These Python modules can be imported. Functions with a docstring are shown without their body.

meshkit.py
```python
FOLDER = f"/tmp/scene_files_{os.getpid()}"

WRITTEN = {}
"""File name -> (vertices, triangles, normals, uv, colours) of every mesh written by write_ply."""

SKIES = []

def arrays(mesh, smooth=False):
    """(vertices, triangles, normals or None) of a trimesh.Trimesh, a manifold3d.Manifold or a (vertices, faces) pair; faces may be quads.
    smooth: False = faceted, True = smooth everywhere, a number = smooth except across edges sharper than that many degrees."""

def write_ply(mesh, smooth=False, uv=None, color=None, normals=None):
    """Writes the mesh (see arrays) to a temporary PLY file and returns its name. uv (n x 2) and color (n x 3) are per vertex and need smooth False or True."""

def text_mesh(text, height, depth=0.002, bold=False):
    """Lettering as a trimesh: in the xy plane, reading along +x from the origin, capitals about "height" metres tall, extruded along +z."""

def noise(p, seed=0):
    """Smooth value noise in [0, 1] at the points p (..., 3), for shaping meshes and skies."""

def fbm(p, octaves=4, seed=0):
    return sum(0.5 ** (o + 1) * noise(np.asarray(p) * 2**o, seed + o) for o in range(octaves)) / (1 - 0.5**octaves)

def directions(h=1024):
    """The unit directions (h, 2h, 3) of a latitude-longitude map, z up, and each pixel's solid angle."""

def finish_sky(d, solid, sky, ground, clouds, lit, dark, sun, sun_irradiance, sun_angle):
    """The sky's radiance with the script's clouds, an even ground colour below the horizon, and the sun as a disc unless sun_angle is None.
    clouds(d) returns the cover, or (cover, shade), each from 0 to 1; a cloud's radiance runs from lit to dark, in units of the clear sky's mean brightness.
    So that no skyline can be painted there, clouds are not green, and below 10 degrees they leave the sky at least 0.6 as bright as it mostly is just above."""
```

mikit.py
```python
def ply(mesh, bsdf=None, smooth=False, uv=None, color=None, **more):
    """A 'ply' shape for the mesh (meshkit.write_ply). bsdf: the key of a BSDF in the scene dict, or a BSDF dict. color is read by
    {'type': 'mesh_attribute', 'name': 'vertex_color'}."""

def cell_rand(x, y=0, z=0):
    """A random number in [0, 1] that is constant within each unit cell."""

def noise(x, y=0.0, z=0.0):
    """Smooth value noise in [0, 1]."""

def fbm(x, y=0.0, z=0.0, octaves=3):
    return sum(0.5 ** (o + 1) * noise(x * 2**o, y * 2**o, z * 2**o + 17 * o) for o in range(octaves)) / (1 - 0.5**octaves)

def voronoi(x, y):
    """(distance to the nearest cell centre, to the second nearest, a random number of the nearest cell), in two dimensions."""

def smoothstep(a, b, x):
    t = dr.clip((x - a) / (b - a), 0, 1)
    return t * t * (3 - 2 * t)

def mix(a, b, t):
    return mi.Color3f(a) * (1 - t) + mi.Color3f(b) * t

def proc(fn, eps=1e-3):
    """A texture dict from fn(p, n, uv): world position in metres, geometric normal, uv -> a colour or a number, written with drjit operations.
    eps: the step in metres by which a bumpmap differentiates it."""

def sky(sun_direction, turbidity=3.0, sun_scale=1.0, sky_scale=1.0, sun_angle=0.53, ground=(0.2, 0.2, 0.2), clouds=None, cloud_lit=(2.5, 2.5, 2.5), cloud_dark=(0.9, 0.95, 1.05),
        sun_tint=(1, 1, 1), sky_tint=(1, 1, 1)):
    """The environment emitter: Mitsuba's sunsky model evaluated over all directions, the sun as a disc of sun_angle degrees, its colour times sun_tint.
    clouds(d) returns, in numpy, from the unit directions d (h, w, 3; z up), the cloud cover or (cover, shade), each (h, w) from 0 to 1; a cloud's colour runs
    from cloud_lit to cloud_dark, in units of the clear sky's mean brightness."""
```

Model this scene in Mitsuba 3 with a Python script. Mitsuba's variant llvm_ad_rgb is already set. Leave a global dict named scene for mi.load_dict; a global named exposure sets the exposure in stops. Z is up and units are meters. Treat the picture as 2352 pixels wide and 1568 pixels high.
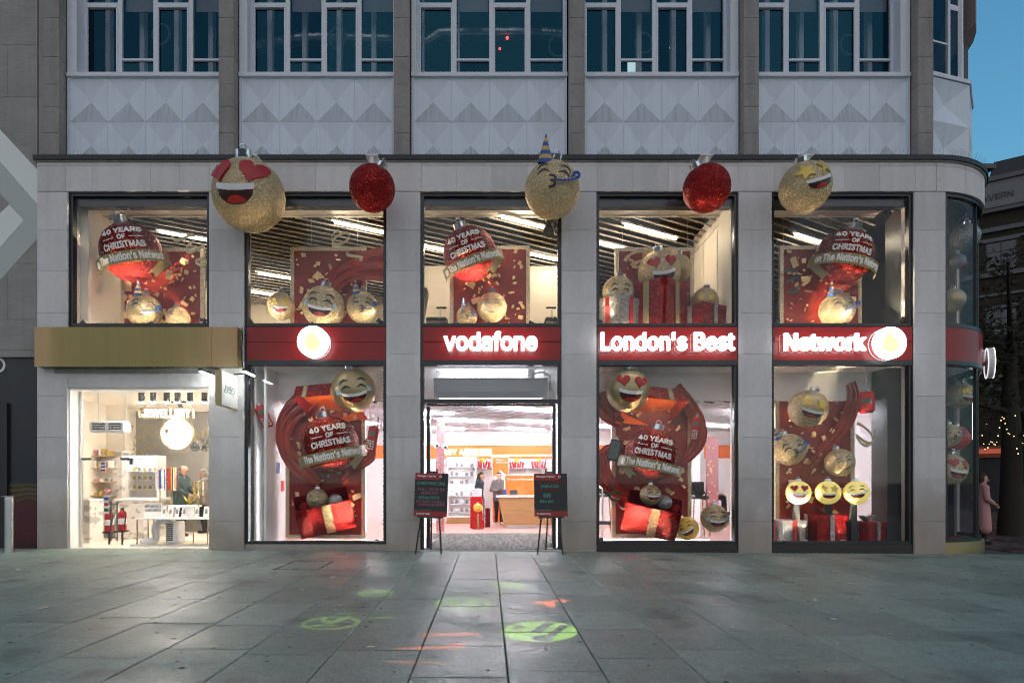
import math, random
import numpy as np, trimesh, mitsuba as mi, drjit as dr
import manifold3d as m3
from shapely.geometry import Polygon, Point, LineString, box as sbox
from shapely import affinity
from shapely.ops import unary_union
import mikit, meshkit
T = mi.ScalarTransform4f
scene, labels = {}, {}
random.seed(7); rng = np.random.default_rng(7)

# ---------------- camera, sky, exposure ----------------
F, D, CX, CY, EYE = 1411.0, 12.71, 1121.4, 1110.0, 1.40     # measured in a 2352 px wide view of the photograph
scene['camera'] = {'type': 'perspective', 'fov': 2 * math.degrees(math.atan(1176 / F)), 'fov_axis': 'x', 'near_clip': 0.1, 'far_clip': 400.0,
    'principal_point_offset_x': (1176 - CX) / 2352, 'principal_point_offset_y': (784 - CY) / 1568,
    'to_world': T().look_at(origin=[0, -D, EYE], target=[0, 0, EYE], up=[0, 0, 1])}
exposure = 5.0
K = 1 / 2 ** exposure            # lamps are given as they should look in the picture

def clouds(d):  # unseen cloud bank behind the camera, added in place of street light
    added_bank = np.clip((-d[..., 1] + 0.15) / 0.75, 0, 1)
    n = 0.6 * meshkit.noise(d * [3, 3, 7] + 5, 3) + 0.4 * meshkit.noise(d * [7, 7, 15], 4)
    return np.clip(added_bank * (0.55 + 0.7 * n), 0, 1), np.clip(n * 0.8, 0, 1)
scene['sky'] = mikit.sky([0.35, -0.93, 0.05], turbidity=3, sun_scale=0.0, sky_scale=0.49, sky_tint=(0.32, 0.80, 1.30), ground=(0.12, 0.12, 0.12),
    clouds=clouds, cloud_lit=(3.0, 2.9, 3.05), cloud_dark=(1.6, 1.65, 1.85))
scene['sky']['sampling_weight'] = 20.0

# ---------------- helpers ----------------
def fx(u): return (u - CX) * D / F
def fz(v): return EYE + (CY - v) * D / F
def at(u, v, Y): return np.array([(u - CX) * (D + Y) / F, Y, EYE + (CY - v) * (D + Y) / F])
def px(n, Y): return n * (D + Y) / F
def on_z(u, v, z):
    d = (z - EYE) * F / (CY - v); return np.array([(u - CX) * d / F, d - D, z])
CAM = np.array([0, -D, EYE])
NUM = {}
def number(key):
    n = NUM.get(key, 0); NUM[key] = n + 1
    return key if n == 0 else f'{key}_{n:03d}'
BOXF = np.array([[0,2,3],[0,3,1],[4,5,7],[4,7,6],[0,1,5],[0,5,4],[2,6,7],[2,7,3],[0,4,6],[0,6,2],[1,3,7],[1,7,5]])
def B(x0, x1, y0, y1, z0, z1):
    x0, x1 = min(x0, x1), max(x0, x1); y0, y1 = min(y0, y1), max(y0, y1); z0, z1 = min(z0, z1), max(z0, z1)
    v = np.array([[x, y, z] for z in (z0, z1) for y in (y0, y1) for x in (x0, x1)], float)
    return v, BOXF
def cat(*parts):
    vs, fs, n = [], [], 0
    for p in parts:
        if isinstance(p, list): p = cat(*p)
        if hasattr(p, 'faces'): p = (np.array(p.vertices), np.array(p.faces))
        vs.append(p[0]); fs.append(np.asarray(p[1]) + n); n += len(p[0])
    return np.vstack(vs), np.vstack(fs)
def xf(p, R=None, t=(0, 0, 0), s=1.0):
    if hasattr(p, 'faces'): p = (np.array(p.vertices), np.array(p.faces))
    v = p[0] * s
    if R is not None: v = v @ np.asarray(R).T
    return v + np.asarray(t, float), p[1]
def rot(axis, deg):
    a = math.radians(deg); c, s = math.cos(a), math.sin(a)
    return np.array({'x': [[1,0,0],[0,c,-s],[0,s,c]], 'y': [[c,0,s],[0,1,0],[-s,0,c]], 'z': [[c,-s,0],[s,c,0],[0,0,1]]}[axis])
def obox(c, size, R=np.eye(3)):
    sx, sy, sz = np.asarray(size) / 2
    return xf(B(-sx, sx, -sy, sy, -sz, sz), R, c)
def bev(c, size, r, R=np.eye(3)):
    s = np.asarray(size) / 2; r = min(r, *(s * 0.9)); pts = []
    for k in range(3):
        q = s - r; q[k] = s[k]
        pts += [[a * q[0], b * q[1], e * q[2]] for a in (-1, 1) for b in (-1, 1) for e in (-1, 1)]
    m = m3.Manifold.hull_points(np.array(pts)).to_mesh()
    return xf((np.array(m.vert_properties[:, :3], float), np.array(m.tri_verts)), R, c)
def frame(x0, x1, z0, z1, w, y0, y1, bottom=None, top=None):
    b, t = (w if bottom is None else bottom), (w if top is None else top)
    out = [B(x0, x0 + w, y0, y1, z0, z1), B(x1 - w, x1, y0, y1, z0, z1)]
    if b: out.append(B(x0 + w, x1 - w, y0, y1, z0, z0 + b))
    if t: out.append(B(x0 + w, x1 - w, y0, y1, z1 - t, z1))
    return cat(*out)
def tube(pts, r, n=8, caps=True):
    p = np.asarray(pts, float); t = np.gradient(p, axis=0); t /= np.linalg.norm(t, axis=1, keepdims=True) + 1e-12
    a = np.cross(t[0], [0.31, 0.17, 0.93]); a /= np.linalg.norm(a); fr = []
    for k in range(len(p)):
        a = a - t[k] * (a @ t[k]); a /= np.linalg.norm(a) + 1e-12; fr.append((a, np.cross(t[k], a)))
    rr = np.broadcast_to(r, (len(p),)); ang = np.arange(n) * 2 * np.pi / n
    v = np.vstack([p[k] + rr[k] * (np.cos(ang)[:, None] * fr[k][0] + np.sin(ang)[:, None] * fr[k][1]) for k in range(len(p))])
    f = []
    for k in range(len(p) - 1):
        for j in range(n):
            q = (j + 1) % n; f += [[k*n+j, k*n+q, (k+1)*n+q], [k*n+j, (k+1)*n+q, (k+1)*n+j]]
    if caps:
        v = np.vstack([v, p[:1], p[-1:]]); m = len(p) * n; e = (len(p) - 1) * n
        for j in range(n):
            q = (j + 1) % n; f += [[m, q, j], [m + 1, e + j, e + q]]
    return v, np.array(f)
def rod(a, b, r, n=8): return tube([a, (np.asarray(a, float) + b) / 2, b], r, n)
def sheet(grid):
    """a (n, m, 3) grid of points as a double-sided sheet"""
    n, m = grid.shape[:2]; f = []
    for i in range(n - 1):
        for j in range(m - 1):
            a = i * m + j; f += [[a, a + 1, a + m + 1], [a, a + m + 1, a + m]]
    return grid.reshape(-1, 3), np.array(f)
def extr(poly, h):
    if poly.is_empty: return None
    gs = [g for g in getattr(poly, 'geoms', [poly]) if g.geom_type == 'Polygon' and g.area > 1e-9]
    return cat(*[trimesh.creation.extrude_polygon(g, h, engine='earcut') for g in gs])
def upright(p):        # xy plane, +z out  ->  xz plane, facing -y
    return xf(p, rot('x', 90))
def put(key, mesh, mat, smooth=False, emit=None, weight=1.0, **kw):
    key = number(key)
    d = mikit.ply(mesh if not hasattr(mesh, 'faces') else (np.array(mesh.vertices), np.array(mesh.faces)), mat, smooth=smooth, **kw)
    if emit is not None:
        d['emitter'] = {'type': 'area', 'radiance': {'type': 'rgb', 'value': [float(c) * K for c in emit]}, 'sampling_weight': float(weight)}
    scene[key] = d
    return key
def lab(key, label, cat_, group=None, kind=None):
    labels[key] = {'label': label, 'category': cat_}
    if group: labels[key]['group'] = group
    if kind: labels[key]['kind'] = kind
    return key
def thing(name, label, cat_, group=None):
    return lab(number(name), label, cat_, group)
def struct(name, mesh, mat, smooth=False, kind='structure'):
    k = put(name, mesh, mat, smooth); labels[k] = {'kind': kind}; return k

# ---------------- materials ----------------
def rgb(c): return c if isinstance(c, dict) else {'type': 'rgb', 'value': list(map(float, c))}
def mat(key, color, rough=0.6, metal=0.0, spec=0.5, **kw):
    d = {'type': 'principled', 'base_color': rgb(color), 'roughness': rough if isinstance(rough, dict) else float(rough), 'metallic': float(metal), 'specular': float(spec)}
    for k, v in kw.items(): d[k] = v
    scene['mat_' + key] = {'type': 'twosided', 'bsdf': d}; return 'mat_' + key
def bump(key, tex, scale=1.0):
    inner = scene['mat_' + key]['bsdf']
    scene['mat_' + key] = {'type': 'twosided', 'bsdf': {'type': 'bumpmap', 'arbitrary': tex, 'scale': float(scale), 'bsdf': inner}}
def col(c): return mi.Color3f(*[float(x) for x in c])
N, FB, SS, MX = mikit.noise, mikit.fbm, mikit.smoothstep, mikit.mix

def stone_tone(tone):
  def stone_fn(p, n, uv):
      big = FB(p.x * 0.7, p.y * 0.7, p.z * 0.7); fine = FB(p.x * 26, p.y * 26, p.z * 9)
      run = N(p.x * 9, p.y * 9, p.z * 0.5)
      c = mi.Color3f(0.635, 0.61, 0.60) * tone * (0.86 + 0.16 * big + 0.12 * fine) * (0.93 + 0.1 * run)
      grime_and_shade = SS(3.4, 0.3, p.z + 1.5 * FB(p.x * 1.5 + 3, p.y, p.z * 1.2)) * 0.8  # dirt at the foot, plus painted shade of passers-by higher up
      return MX(c, c * mi.Color3f(0.42, 0.35, 0.265), grime_and_shade)
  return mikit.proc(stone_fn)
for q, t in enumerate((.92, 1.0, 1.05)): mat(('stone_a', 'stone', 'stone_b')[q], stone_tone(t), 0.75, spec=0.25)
def oldstone_fn(p, n, uv):
    run = FB(p.x * 7, p.y * 7, p.z * 0.6); fine = N(p.x * 30, p.y * 30, p.z * 14); blot = FB(p.x * 1.3, p.y, p.z * 1.1)
    return mi.Color3f(0.262, 0.245, 0.23) * (0.55 + 0.5 * run + 0.22 * fine + 0.35 * blot)
mat('old_stone', mikit.proc(oldstone_fn), 0.85, spec=0.2)
def paint_fn(p, n, uv):
    run = FB(p.x * 22, p.y * 5, p.z * 0.8); big = FB(p.x * 1.2, p.y, p.z * 1.2)
    return mi.Color3f(0.66, 0.725, 0.80) * (0.86 + 0.16 * run + 0.08 * big)
mat('panel_paint', mikit.proc(paint_fn), 0.5, spec=0.35)
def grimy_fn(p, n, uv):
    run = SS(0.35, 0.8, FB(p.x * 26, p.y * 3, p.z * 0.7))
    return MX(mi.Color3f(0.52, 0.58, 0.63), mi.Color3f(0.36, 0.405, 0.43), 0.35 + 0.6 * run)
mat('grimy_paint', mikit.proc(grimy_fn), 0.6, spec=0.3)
mat('window_white', (0.62, 0.65, 0.70), 0.45)
mat('white', (0.78, 0.77, 0.75), 0.6, spec=0.3)
mat('cream', (0.76, 0.71, 0.62), 0.65, spec=0.3)
mat('black', (0.012, 0.014, 0.016), 0.35, spec=0.5)
mat('frame_black', (0.014, 0.017, 0.02), 0.3, metal=0.0, spec=0.6)
mat('ledge', (0.010, 0.014, 0.018), 0.5)
mat('dark_grey', (0.07, 0.072, 0.075), 0.5)
mat('mid_grey', (0.24, 0.24, 0.25), 0.5)
mat('steel', (0.60, 0.60, 0.60), 0.28, metal=1.0)
mat('chrome', (0.75, 0.77, 0.80), 0.12, metal=1.0)
mat('sign_red', (0.27, 0.006, 0.006), 0.3, spec=0.5)
mat('red', (0.45, 0.012, 0.012), 0.4)
mat('deep_red', (0.20, 0.010, 0.014), 0.5)
mat('orange', (0.85, 0.20, 0.03), 0.5)
mat('lit_white', (0.9, 0.9, 0.9), 0.5)
mat('yellow', (0.80, 0.52, 0.08), 0.4)
mat('gold_satin', (0.42, 0.34, 0.17), 0.38, metal=0.75)
mat('blue', (0.015, 0.07, 0.33), 0.4)
mat('skin', (0.52, 0.31, 0.22), 0.55)
mat('wood', mikit.proc(lambda p, n, uv: MX(mi.Color3f(0.50, 0.29, 0.12), mi.Color3f(0.36, 0.19, 0.075), FB(p.x * 4, p.y * 4, p.z * 40))), 0.5)
mat('mouth', (0.05, 0.012, 0.012), 0.35)
mat('tongue', (0.42, 0.03, 0.02), 0.4)
mat('teeth', (0.75, 0.75, 0.75), 0.3)
mat('ink', (0.03, 0.025, 0.022), 0.4)

def facet(s):
    def fn(p, n, uv):
        i = [dr.floor(c / s) for c in (p.x, p.y, p.z)]; f = [c / s - k for c, k in zip((p.x, p.y, p.z), i)]
        return s * sum((mikit.cell_rand(i[0] + 11 * k, i[1], i[2]) - 0.5) * (f[k] - 0.5) for k in range(3))
    return mikit.proc(fn, 1e-3)
def glitter(key, base, spark, s, rough=0.36, metal=0.75, amp=1.0):
    def fn(p, n, uv):
        r = mikit.cell_rand(dr.floor(p.x / s), dr.floor(p.y / s), dr.floor(p.z / s))
        return MX(mi.Color3f(*base) * (0.55 + 0.75 * r), mi.Color3f(*spark), SS(0.90, 0.96, r))
    mat(key, mikit.proc(fn), rough, metal=metal, spec=0.5); bump(key, facet(s), amp)
glitter('gold_glitter', (0.62, 0.475, 0.26), (1.0, 0.93, 0.72), 0.017, metal=.6)
glitter('red_glitter', (0.27, 0.005, 0.008), (1.0, 0.14, 0.07), 0.017)
glitter('maroon_glitter', (0.19, 0.005, 0.008), (1.0, 0.34, 0.12), 0.02)
glitter('silver_glitter', (0.42, 0.41, 0.39), (0.95, 0.95, 0.95), 0.017)
mat('ornament_red', (0.24, 0.008, 0.012), 0.33, metal=0.35)
mat('heart_red', (0.36, 0.014, 0.014), 0.22)

def pane(key, refl, tint=(1, 1, 1)):
    scene['mat_' + key] = {'type': 'mask', 'opacity': float(refl), 'bsdf': {'type': 'twosided', 'bsdf': {'type': 'conductor', 'material': 'none', 'specular_reflectance': rgb(tint)}}}
    return 'mat_' + key
pane('glass', 0.018, (0.9, 0.95, 1.0)); pane('dark_glass', 0.2, (0.02, 0.105, 0.165)); pane('dark_glass_a', 0.2, (0.03, 0.135, 0.20)); pane('dark_glass_b', 0.2, (0.014, 0.08, 0.135))
pane('clear_glass', 0.02, (0.9, 0.95, 1.0))
# ---------------- the corner building ----------------
BLD = thing('shop_building', 'pale stone corner building with five large shop windows and white faceted panels above', 'building')
def bp(name): return BLD + '__' + name
R_C, XC = 2.11, fx(2150)                    # rounded corner: radius, where the curve starts
Z_LED0, Z_LED1 = 8.07, 8.165
Z_TOP = 7.44                                # head of the first-floor openings
PIERS = [(85, 155), (480, 560), (887, 965), (1290, 1370), (1697, 1773), (2100, 2172)]
BAYS = [(155, 480), (560, 887), (965, 1290), (1370, 1697), (1773, 2100)]
Z_SILL, Z_FAS1, Z_FAS0, Z_LOW = fz(744), fz(750), fz(826), fz(838)
Z_GB = fz(1250)                             # bottom of ground floor windows
# core behind the cladding
core = []
for a, b in PIERS: core.append(B(fx(a) + 0.012, fx(b) - 0.012, 0.045, 0.42, -0.2, Z_TOP))
core.append(B(fx(85), XC, 0.045, 0.42, Z_TOP + 0.012, Z_LED0))
for a, b in BAYS: core.append(B(fx(a) - .01, fx(b) + .01, 0.16, 0.40, Z_FAS0 - 0.1, Z_SILL - 0.02))
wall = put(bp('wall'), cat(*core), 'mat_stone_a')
def panel(x0, x1, z0, z1, g=0.0026):
    d = rng.uniform(-0.0015, 0.0015)
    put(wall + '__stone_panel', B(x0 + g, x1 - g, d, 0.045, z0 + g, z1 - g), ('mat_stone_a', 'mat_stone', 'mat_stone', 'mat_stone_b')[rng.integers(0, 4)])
rows = [fz(v) for v in (1285, 1197, 1099, 1004, 909, 814, 719, 623, 527.4, 441)]
for a, b in PIERS:
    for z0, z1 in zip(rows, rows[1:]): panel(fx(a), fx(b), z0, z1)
xs = [fx(85)] + [fx(u) for u in (151, 213, 278, 345, 413, 481, 562, 643, 724, 806, 887, 968, 1049, 1130, 1211, 1292, 1373, 1454, 1535, 1616, 1697, 1778, 1859, 1940, 2021, 2103)] + [XC]
for x0, x1 in zip(xs, xs[1:]): panel(x0, x1, Z_TOP, fz(382)); panel(x0, x1, fz(382), Z_LED0 - 0.002)
# the rounded corner: cladding, cornice, base
def arc(r0, r1, z0, z1, a0=0, a1=90, n=24):
    """solid ring segment about the corner's centre; 0 degrees faces the square, 90 the side street"""
    t = np.radians(np.linspace(a0, a1, n)); c = np.array([XC, R_C]); pr = []
    for r, z in ((r0, z0), (r1, z0), (r1, z1), (r0, z1)):
        pr.append(np.stack([c[0] + r * np.sin(t), c[1] - r * np.cos(t), np.full(n, z)], 1))
    v = np.vstack(pr); f = []
    for k in range(4):
        a, b = k * n, ((k + 1) % 4) * n
        for i in range(n - 1): f += [[a + i, b + i, b + i + 1], [a + i, b + i + 1, a + i + 1]]
    for i, s in ((0, 1), (n - 1, -1)):
        q = [i, n + i, 2 * n + i, 3 * n + i]; f += [[q[0], q[2], q[1]][::s], [q[0], q[3], q[2]][::s]]
    return v, np.array(f)
for a0, a1 in ((0.3, 19), (19.3, 38), (38.3, 57), (57.3, 76), (76.3, 90)):
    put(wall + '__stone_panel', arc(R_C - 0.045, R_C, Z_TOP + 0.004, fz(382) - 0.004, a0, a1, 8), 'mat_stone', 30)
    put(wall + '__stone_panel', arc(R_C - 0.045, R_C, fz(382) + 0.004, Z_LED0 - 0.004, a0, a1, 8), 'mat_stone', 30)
put(bp('wall'), cat(arc(R_C - 0.3, R_C - 0.048, Z_TOP, Z_LED0), B(XC + R_C - .3, XC + R_C, R_C, 22, -0.2, 13.6), B(fx(85), XC + R_C, 21.6, 22, -.2, 13.6)), 'mat_old_stone')
put(bp('cornice'), cat(B(fx(80), XC, -0.065, 0.30, Z_LED0, Z_LED1), arc(R_C - 0.3, R_C + 0.065, Z_LED0, Z_LED1, 0, 90, 32)), 'mat_ledge')
put(bp('cornice_soffit'), cat(B(fx(85), XC, -0.035, 0.0, Z_LED0 - 0.03, Z_LED0 - .001), arc(R_C, R_C + 0.035, Z_LED0 - 0.03, Z_LED0 - .001, 0, 90, 32)), 'mat_old_stone')
put(bp('corner_base'), arc(R_C - 0.3, R_C, -0.2, fz(1246), 5.5, 90), 'mat_gold_satin', 30)
# bird spikes on the cornice (nobody could count them)
sp = []
for x in np.arange(fx(147), XC + 0.6, 0.075):
    a = rng.uniform(-0.035, 0.035); b = rng.uniform(-0.05, 0.02)
    sp.append(tube([[x, -.03, Z_LED1], [x + a / 2, -.03 + b / 2, Z_LED1 + .06], [x + a, -.03 + b, Z_LED1 + .125]], 0.0022, 3, False))
for t in np.radians(np.arange(2, 85, 1.8)):
    c = np.array([XC + (R_C + .02) * math.sin(t), R_C - (R_C + .02) * math.cos(t), Z_LED1]); o = np.array([math.sin(t), -math.cos(t), 0]) * rng.uniform(-.02, .09)
    sp.append(tube([c, c + o / 2 + [0, 0, .065], c + o + [0, 0, .13]], 0.0025, 3, False))
k = put(bp('bird_spikes'), cat(*sp), 'mat_mid_grey'); labels[k] = {'kind': 'stuff'}

# ---------------- upper storey ----------------
UB = [(140, 500), (545, 907), (945, 1303), (1345, 1702), (1743, 2100)]
YF, YC = 0.22, 0.47                         # spandrel frames, casements
def yz(v, Y): return EYE + (CY - v) * (D + Y) / F
def yx(u, Y): return (u - CX) * (D + Y) / F
Z_SILL1, Z_SILL0 = yz(168, YF), yz(177, YF)
Z_ROOF = 13.6
cols = [(97, 137), (505, 533), (907, 936), (1312, 1341), (1711, 1742), (2112, 2143)]
colw = 0.31
cx_ = [fx(117), fx(519), fx(921.5), fx(1326), fx(1726.5), fx(2127.5)]
for i, xc in enumerate(cx_):
    c = put(bp('upper_column'), B(xc - colw / 2 + .004, xc + colw / 2 - .004, 0.045, 0.6, Z_LED1, Z_ROOF), 'mat_dark_grey')
    zs = [Z_LED1] + [fz(v) for v in (305, 244, 193, 130, 40)] + [Z_ROOF]
    for z0, z1 in zip(zs, zs[1:]):
        put(c + '__stone_block', B(xc - colw / 2, xc + colw / 2, 0.012 + rng.uniform(-.002, .002), 0.30, z0 + .004, z1 - .004), 'mat_old_stone')
put(bp('wall'), cat(B(fx(85), fx(85) + .12, .05, .5, Z_LED1, Z_ROOF), B(fx(62), XC + .3, 0.2, 0.9, Z_ROOF, Z_ROOF + 0.8)), 'mat_old_stone')
def pyramid(x0, x1, z0, z1, Y, dep):
    c = np.array([[x0, Y, z0], [x1, Y, z0], [x1, Y, z1], [x0, Y, z1], [(x0 + x1) / 2, Y + dep, (z0 + z1) / 2]])
    return c
for i, (a, b) in enumerate(UB):
    xl, xr = cx_[i] + colw / 2 + 0.03, cx_[i + 1] - colw / 2 - 0.03
    x0, x1 = xl + 0.065, xr - 0.02 if i < 3 else xr - 0.02
    s = put(bp('spandrel'), cat(frame(xl, xr, Z_LED1 - .02, Z_SILL0 + .0, 0.045, YF, YF + .1, bottom=.03, top=.012), B(xl, xr, YF + .24, YF + .3, Z_LED1, Z_SILL0)), 'mat_window_white')
    px0, px1 = xl + 0.045, xr - 0.045
    w, h = (px1 - px0) / 4, px(100, YF)
    for r in range(2):
        for q in range(4):
            z1 = Z_SILL0 - .012 - r * h
            c = pyramid(px0 + q * w + .002, px0 + (q + 1) * w - .002, z1 - h + .002, z1 - .002, YF + .03, .075)
            pk = put(s + '__faceted_tile', (c, np.array([[1, 2, 4], [2, 3, 4], [3, 0, 4]])), 'mat_panel_paint')
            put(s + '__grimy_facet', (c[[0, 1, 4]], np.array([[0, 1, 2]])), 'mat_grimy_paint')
    put(bp('window_sill'), B(xl - .005, xr + .005, YF - .03, YC, Z_SILL0, Z_SILL1), 'mat_window_white')
    # casements
    lights = [(168, 242), (253, 327), (340, 412), (424, 498)] if i < 2 else [(a + 18, a + 91), (a + 104, a + 178), (a + 189, a + 262), (a + 273, a + 346)] if i == 2 else [(a + 14, a + 90), (a + 100, a + 176), (a + 190, a + 266), (a + 280, a + 356)]
    if i < 3: e = [(xl + .2) if i == 0 else xl + .17 if i == 1 else xl + .1, xr - .01]
    elif i == 3: e = [xl + .01, xr - .17]
    else: e = [xl + .01, xr - .2]
    W = (e[1] - e[0]) / 4
    wk = bp('upper_window')
    parts = [B(xl, e[0], YF, YC + .05, Z_SILL1, Z_ROOF), B(e[1], xr, YF, YC + .05, Z_SILL1, Z_ROOF)]
    panes = []
    for q in range(4):
        u0, u1 = e[0] + q * W, e[0] + (q + 1) * W
        parts += [B(u0, u0 + .045, YC, YC + .07, Z_SILL1, Z_ROOF), B(u1 - .045, u1, YC, YC + .07, Z_SILL1, Z_ROOF)]
        zt = yz(16, YC) if q % 2 == 0 else yz(138, YC)
        if q % 2 == 0: parts += [B(u0 + .045, u1 - .045, YC - .02, YC + .06, zt - .03, zt + .045), B(u0 + .045, u1 - .045, YC, YC + .05, zt + .06, zt + .085), B(u0 + .045, u0 + .075, YC - .015, YC + .02, Z_SILL1, zt - .03), B(u1 - .075, u1 - .045, YC - .015, YC + .02, Z_SILL1, zt - .03)]
        else: parts.append(B(u0 + .045, u1 - .045, YC - .01, YC + .05, zt - .022, zt + .022))
        for z0, z1 in ((Z_SILL1, zt), (zt, Z_ROOF)):
            panes.append(B(u0 + .04, u1 - .04, YC + .035, YC + .041, z0, z1))
    wk = put(wk, cat(*parts), 'mat_window_white')
    for p_ in panes: put(wk + '__pane', p_, ('mat_dark_glass', 'mat_dark_glass_a', 'mat_dark_glass_b')[rng.integers(0, 3)])
    for q in (1, 3):      # roller blinds just showing behind the fixed lights
        put(wk + '__roller_blind', B(e[0] + q * W + .06, e[0] + (q + 1) * W - .06, YC + .12, YC + .13, yz(27, YC + .1), Z_ROOF - .2), 'mat_mid_grey')
    xq = e[0] + .25 if i < 3 else e[1] - .35
    for q in range(4):
        put(wk + '__inner_post', B(e[0] + q * W + (.17 if i < 2 else .5 if i > 2 else .05), e[0] + q * W + (.27 if i < 2 else .6 if i > 2 else .09), YC + .45, YC + .6, Z_SILL1 - .3, Z_ROOF), 'mat_window_white')
# room behind the upper windows
put(bp('upper_room'), cat(B(fx(85), XC + 1.7, 5.2, 5.3, 8.2, Z_ROOF), B(fx(85), XC + 1.7, .55, 5.2, 8.2, 8.3), B(fx(85), XC + 1.7, .56, 21.5, Z_ROOF - .1, Z_ROOF - .02), B(fx(85) + .13, fx(85) + .2, .6, 5.2, 8.3, Z_ROOF - .1), B(XC + 1.5, XC + 1.6, 1.2, 5.2, 8.3, Z_ROOF - .1)), 'mat_dark_grey')
def duct(pts, r): k = np.linspace(0, len(pts) - 1, 14 * len(pts)); p = np.stack([np.interp(k, np.arange(len(pts)), np.array(pts)[:, q]) for q in range(3)], 1); return tube(p, r + .012 * np.sin(np.arange(len(k)) * 2.4), 12)
dk = thing('silver_duct', 'silver foil duct running behind the upper windows', 'duct')
put(dk + '__run', duct([at(580, 110, 2.2), at(700, 88, 2.2), at(900, 92, 2.2), at(975, 100, 2.2), at(1010, 78, 2.2), at(1240, 76, 2.2), at(1290, 80, 2.4)], .16), 'mat_steel', True)
for q, (u, v) in enumerate(((370, 80), (775, 88), (1280, 108), (1478, 100), (1950, 104))):
    t = np.linspace(0, 2 * np.pi, 25); c = at(u, v, 1.8); rk = thing('ring_light', 'unlit grey ring lamp hanging behind the upper windows, ' + ['first', 'second', 'third', 'fourth', 'last'][q] + ' from the left', 'lamp')
    put(rk + '__ring', tube(c + np.stack([.2 * np.cos(t), .03 * np.sin(t), .26 * np.sin(t)], 1), .03, 6, False), 'mat_mid_grey', True); put(rk + '__cord', rod(c + [0, 0, .26], [c[0], c[1], 13.4], .006, 4), 'mat_black')
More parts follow.
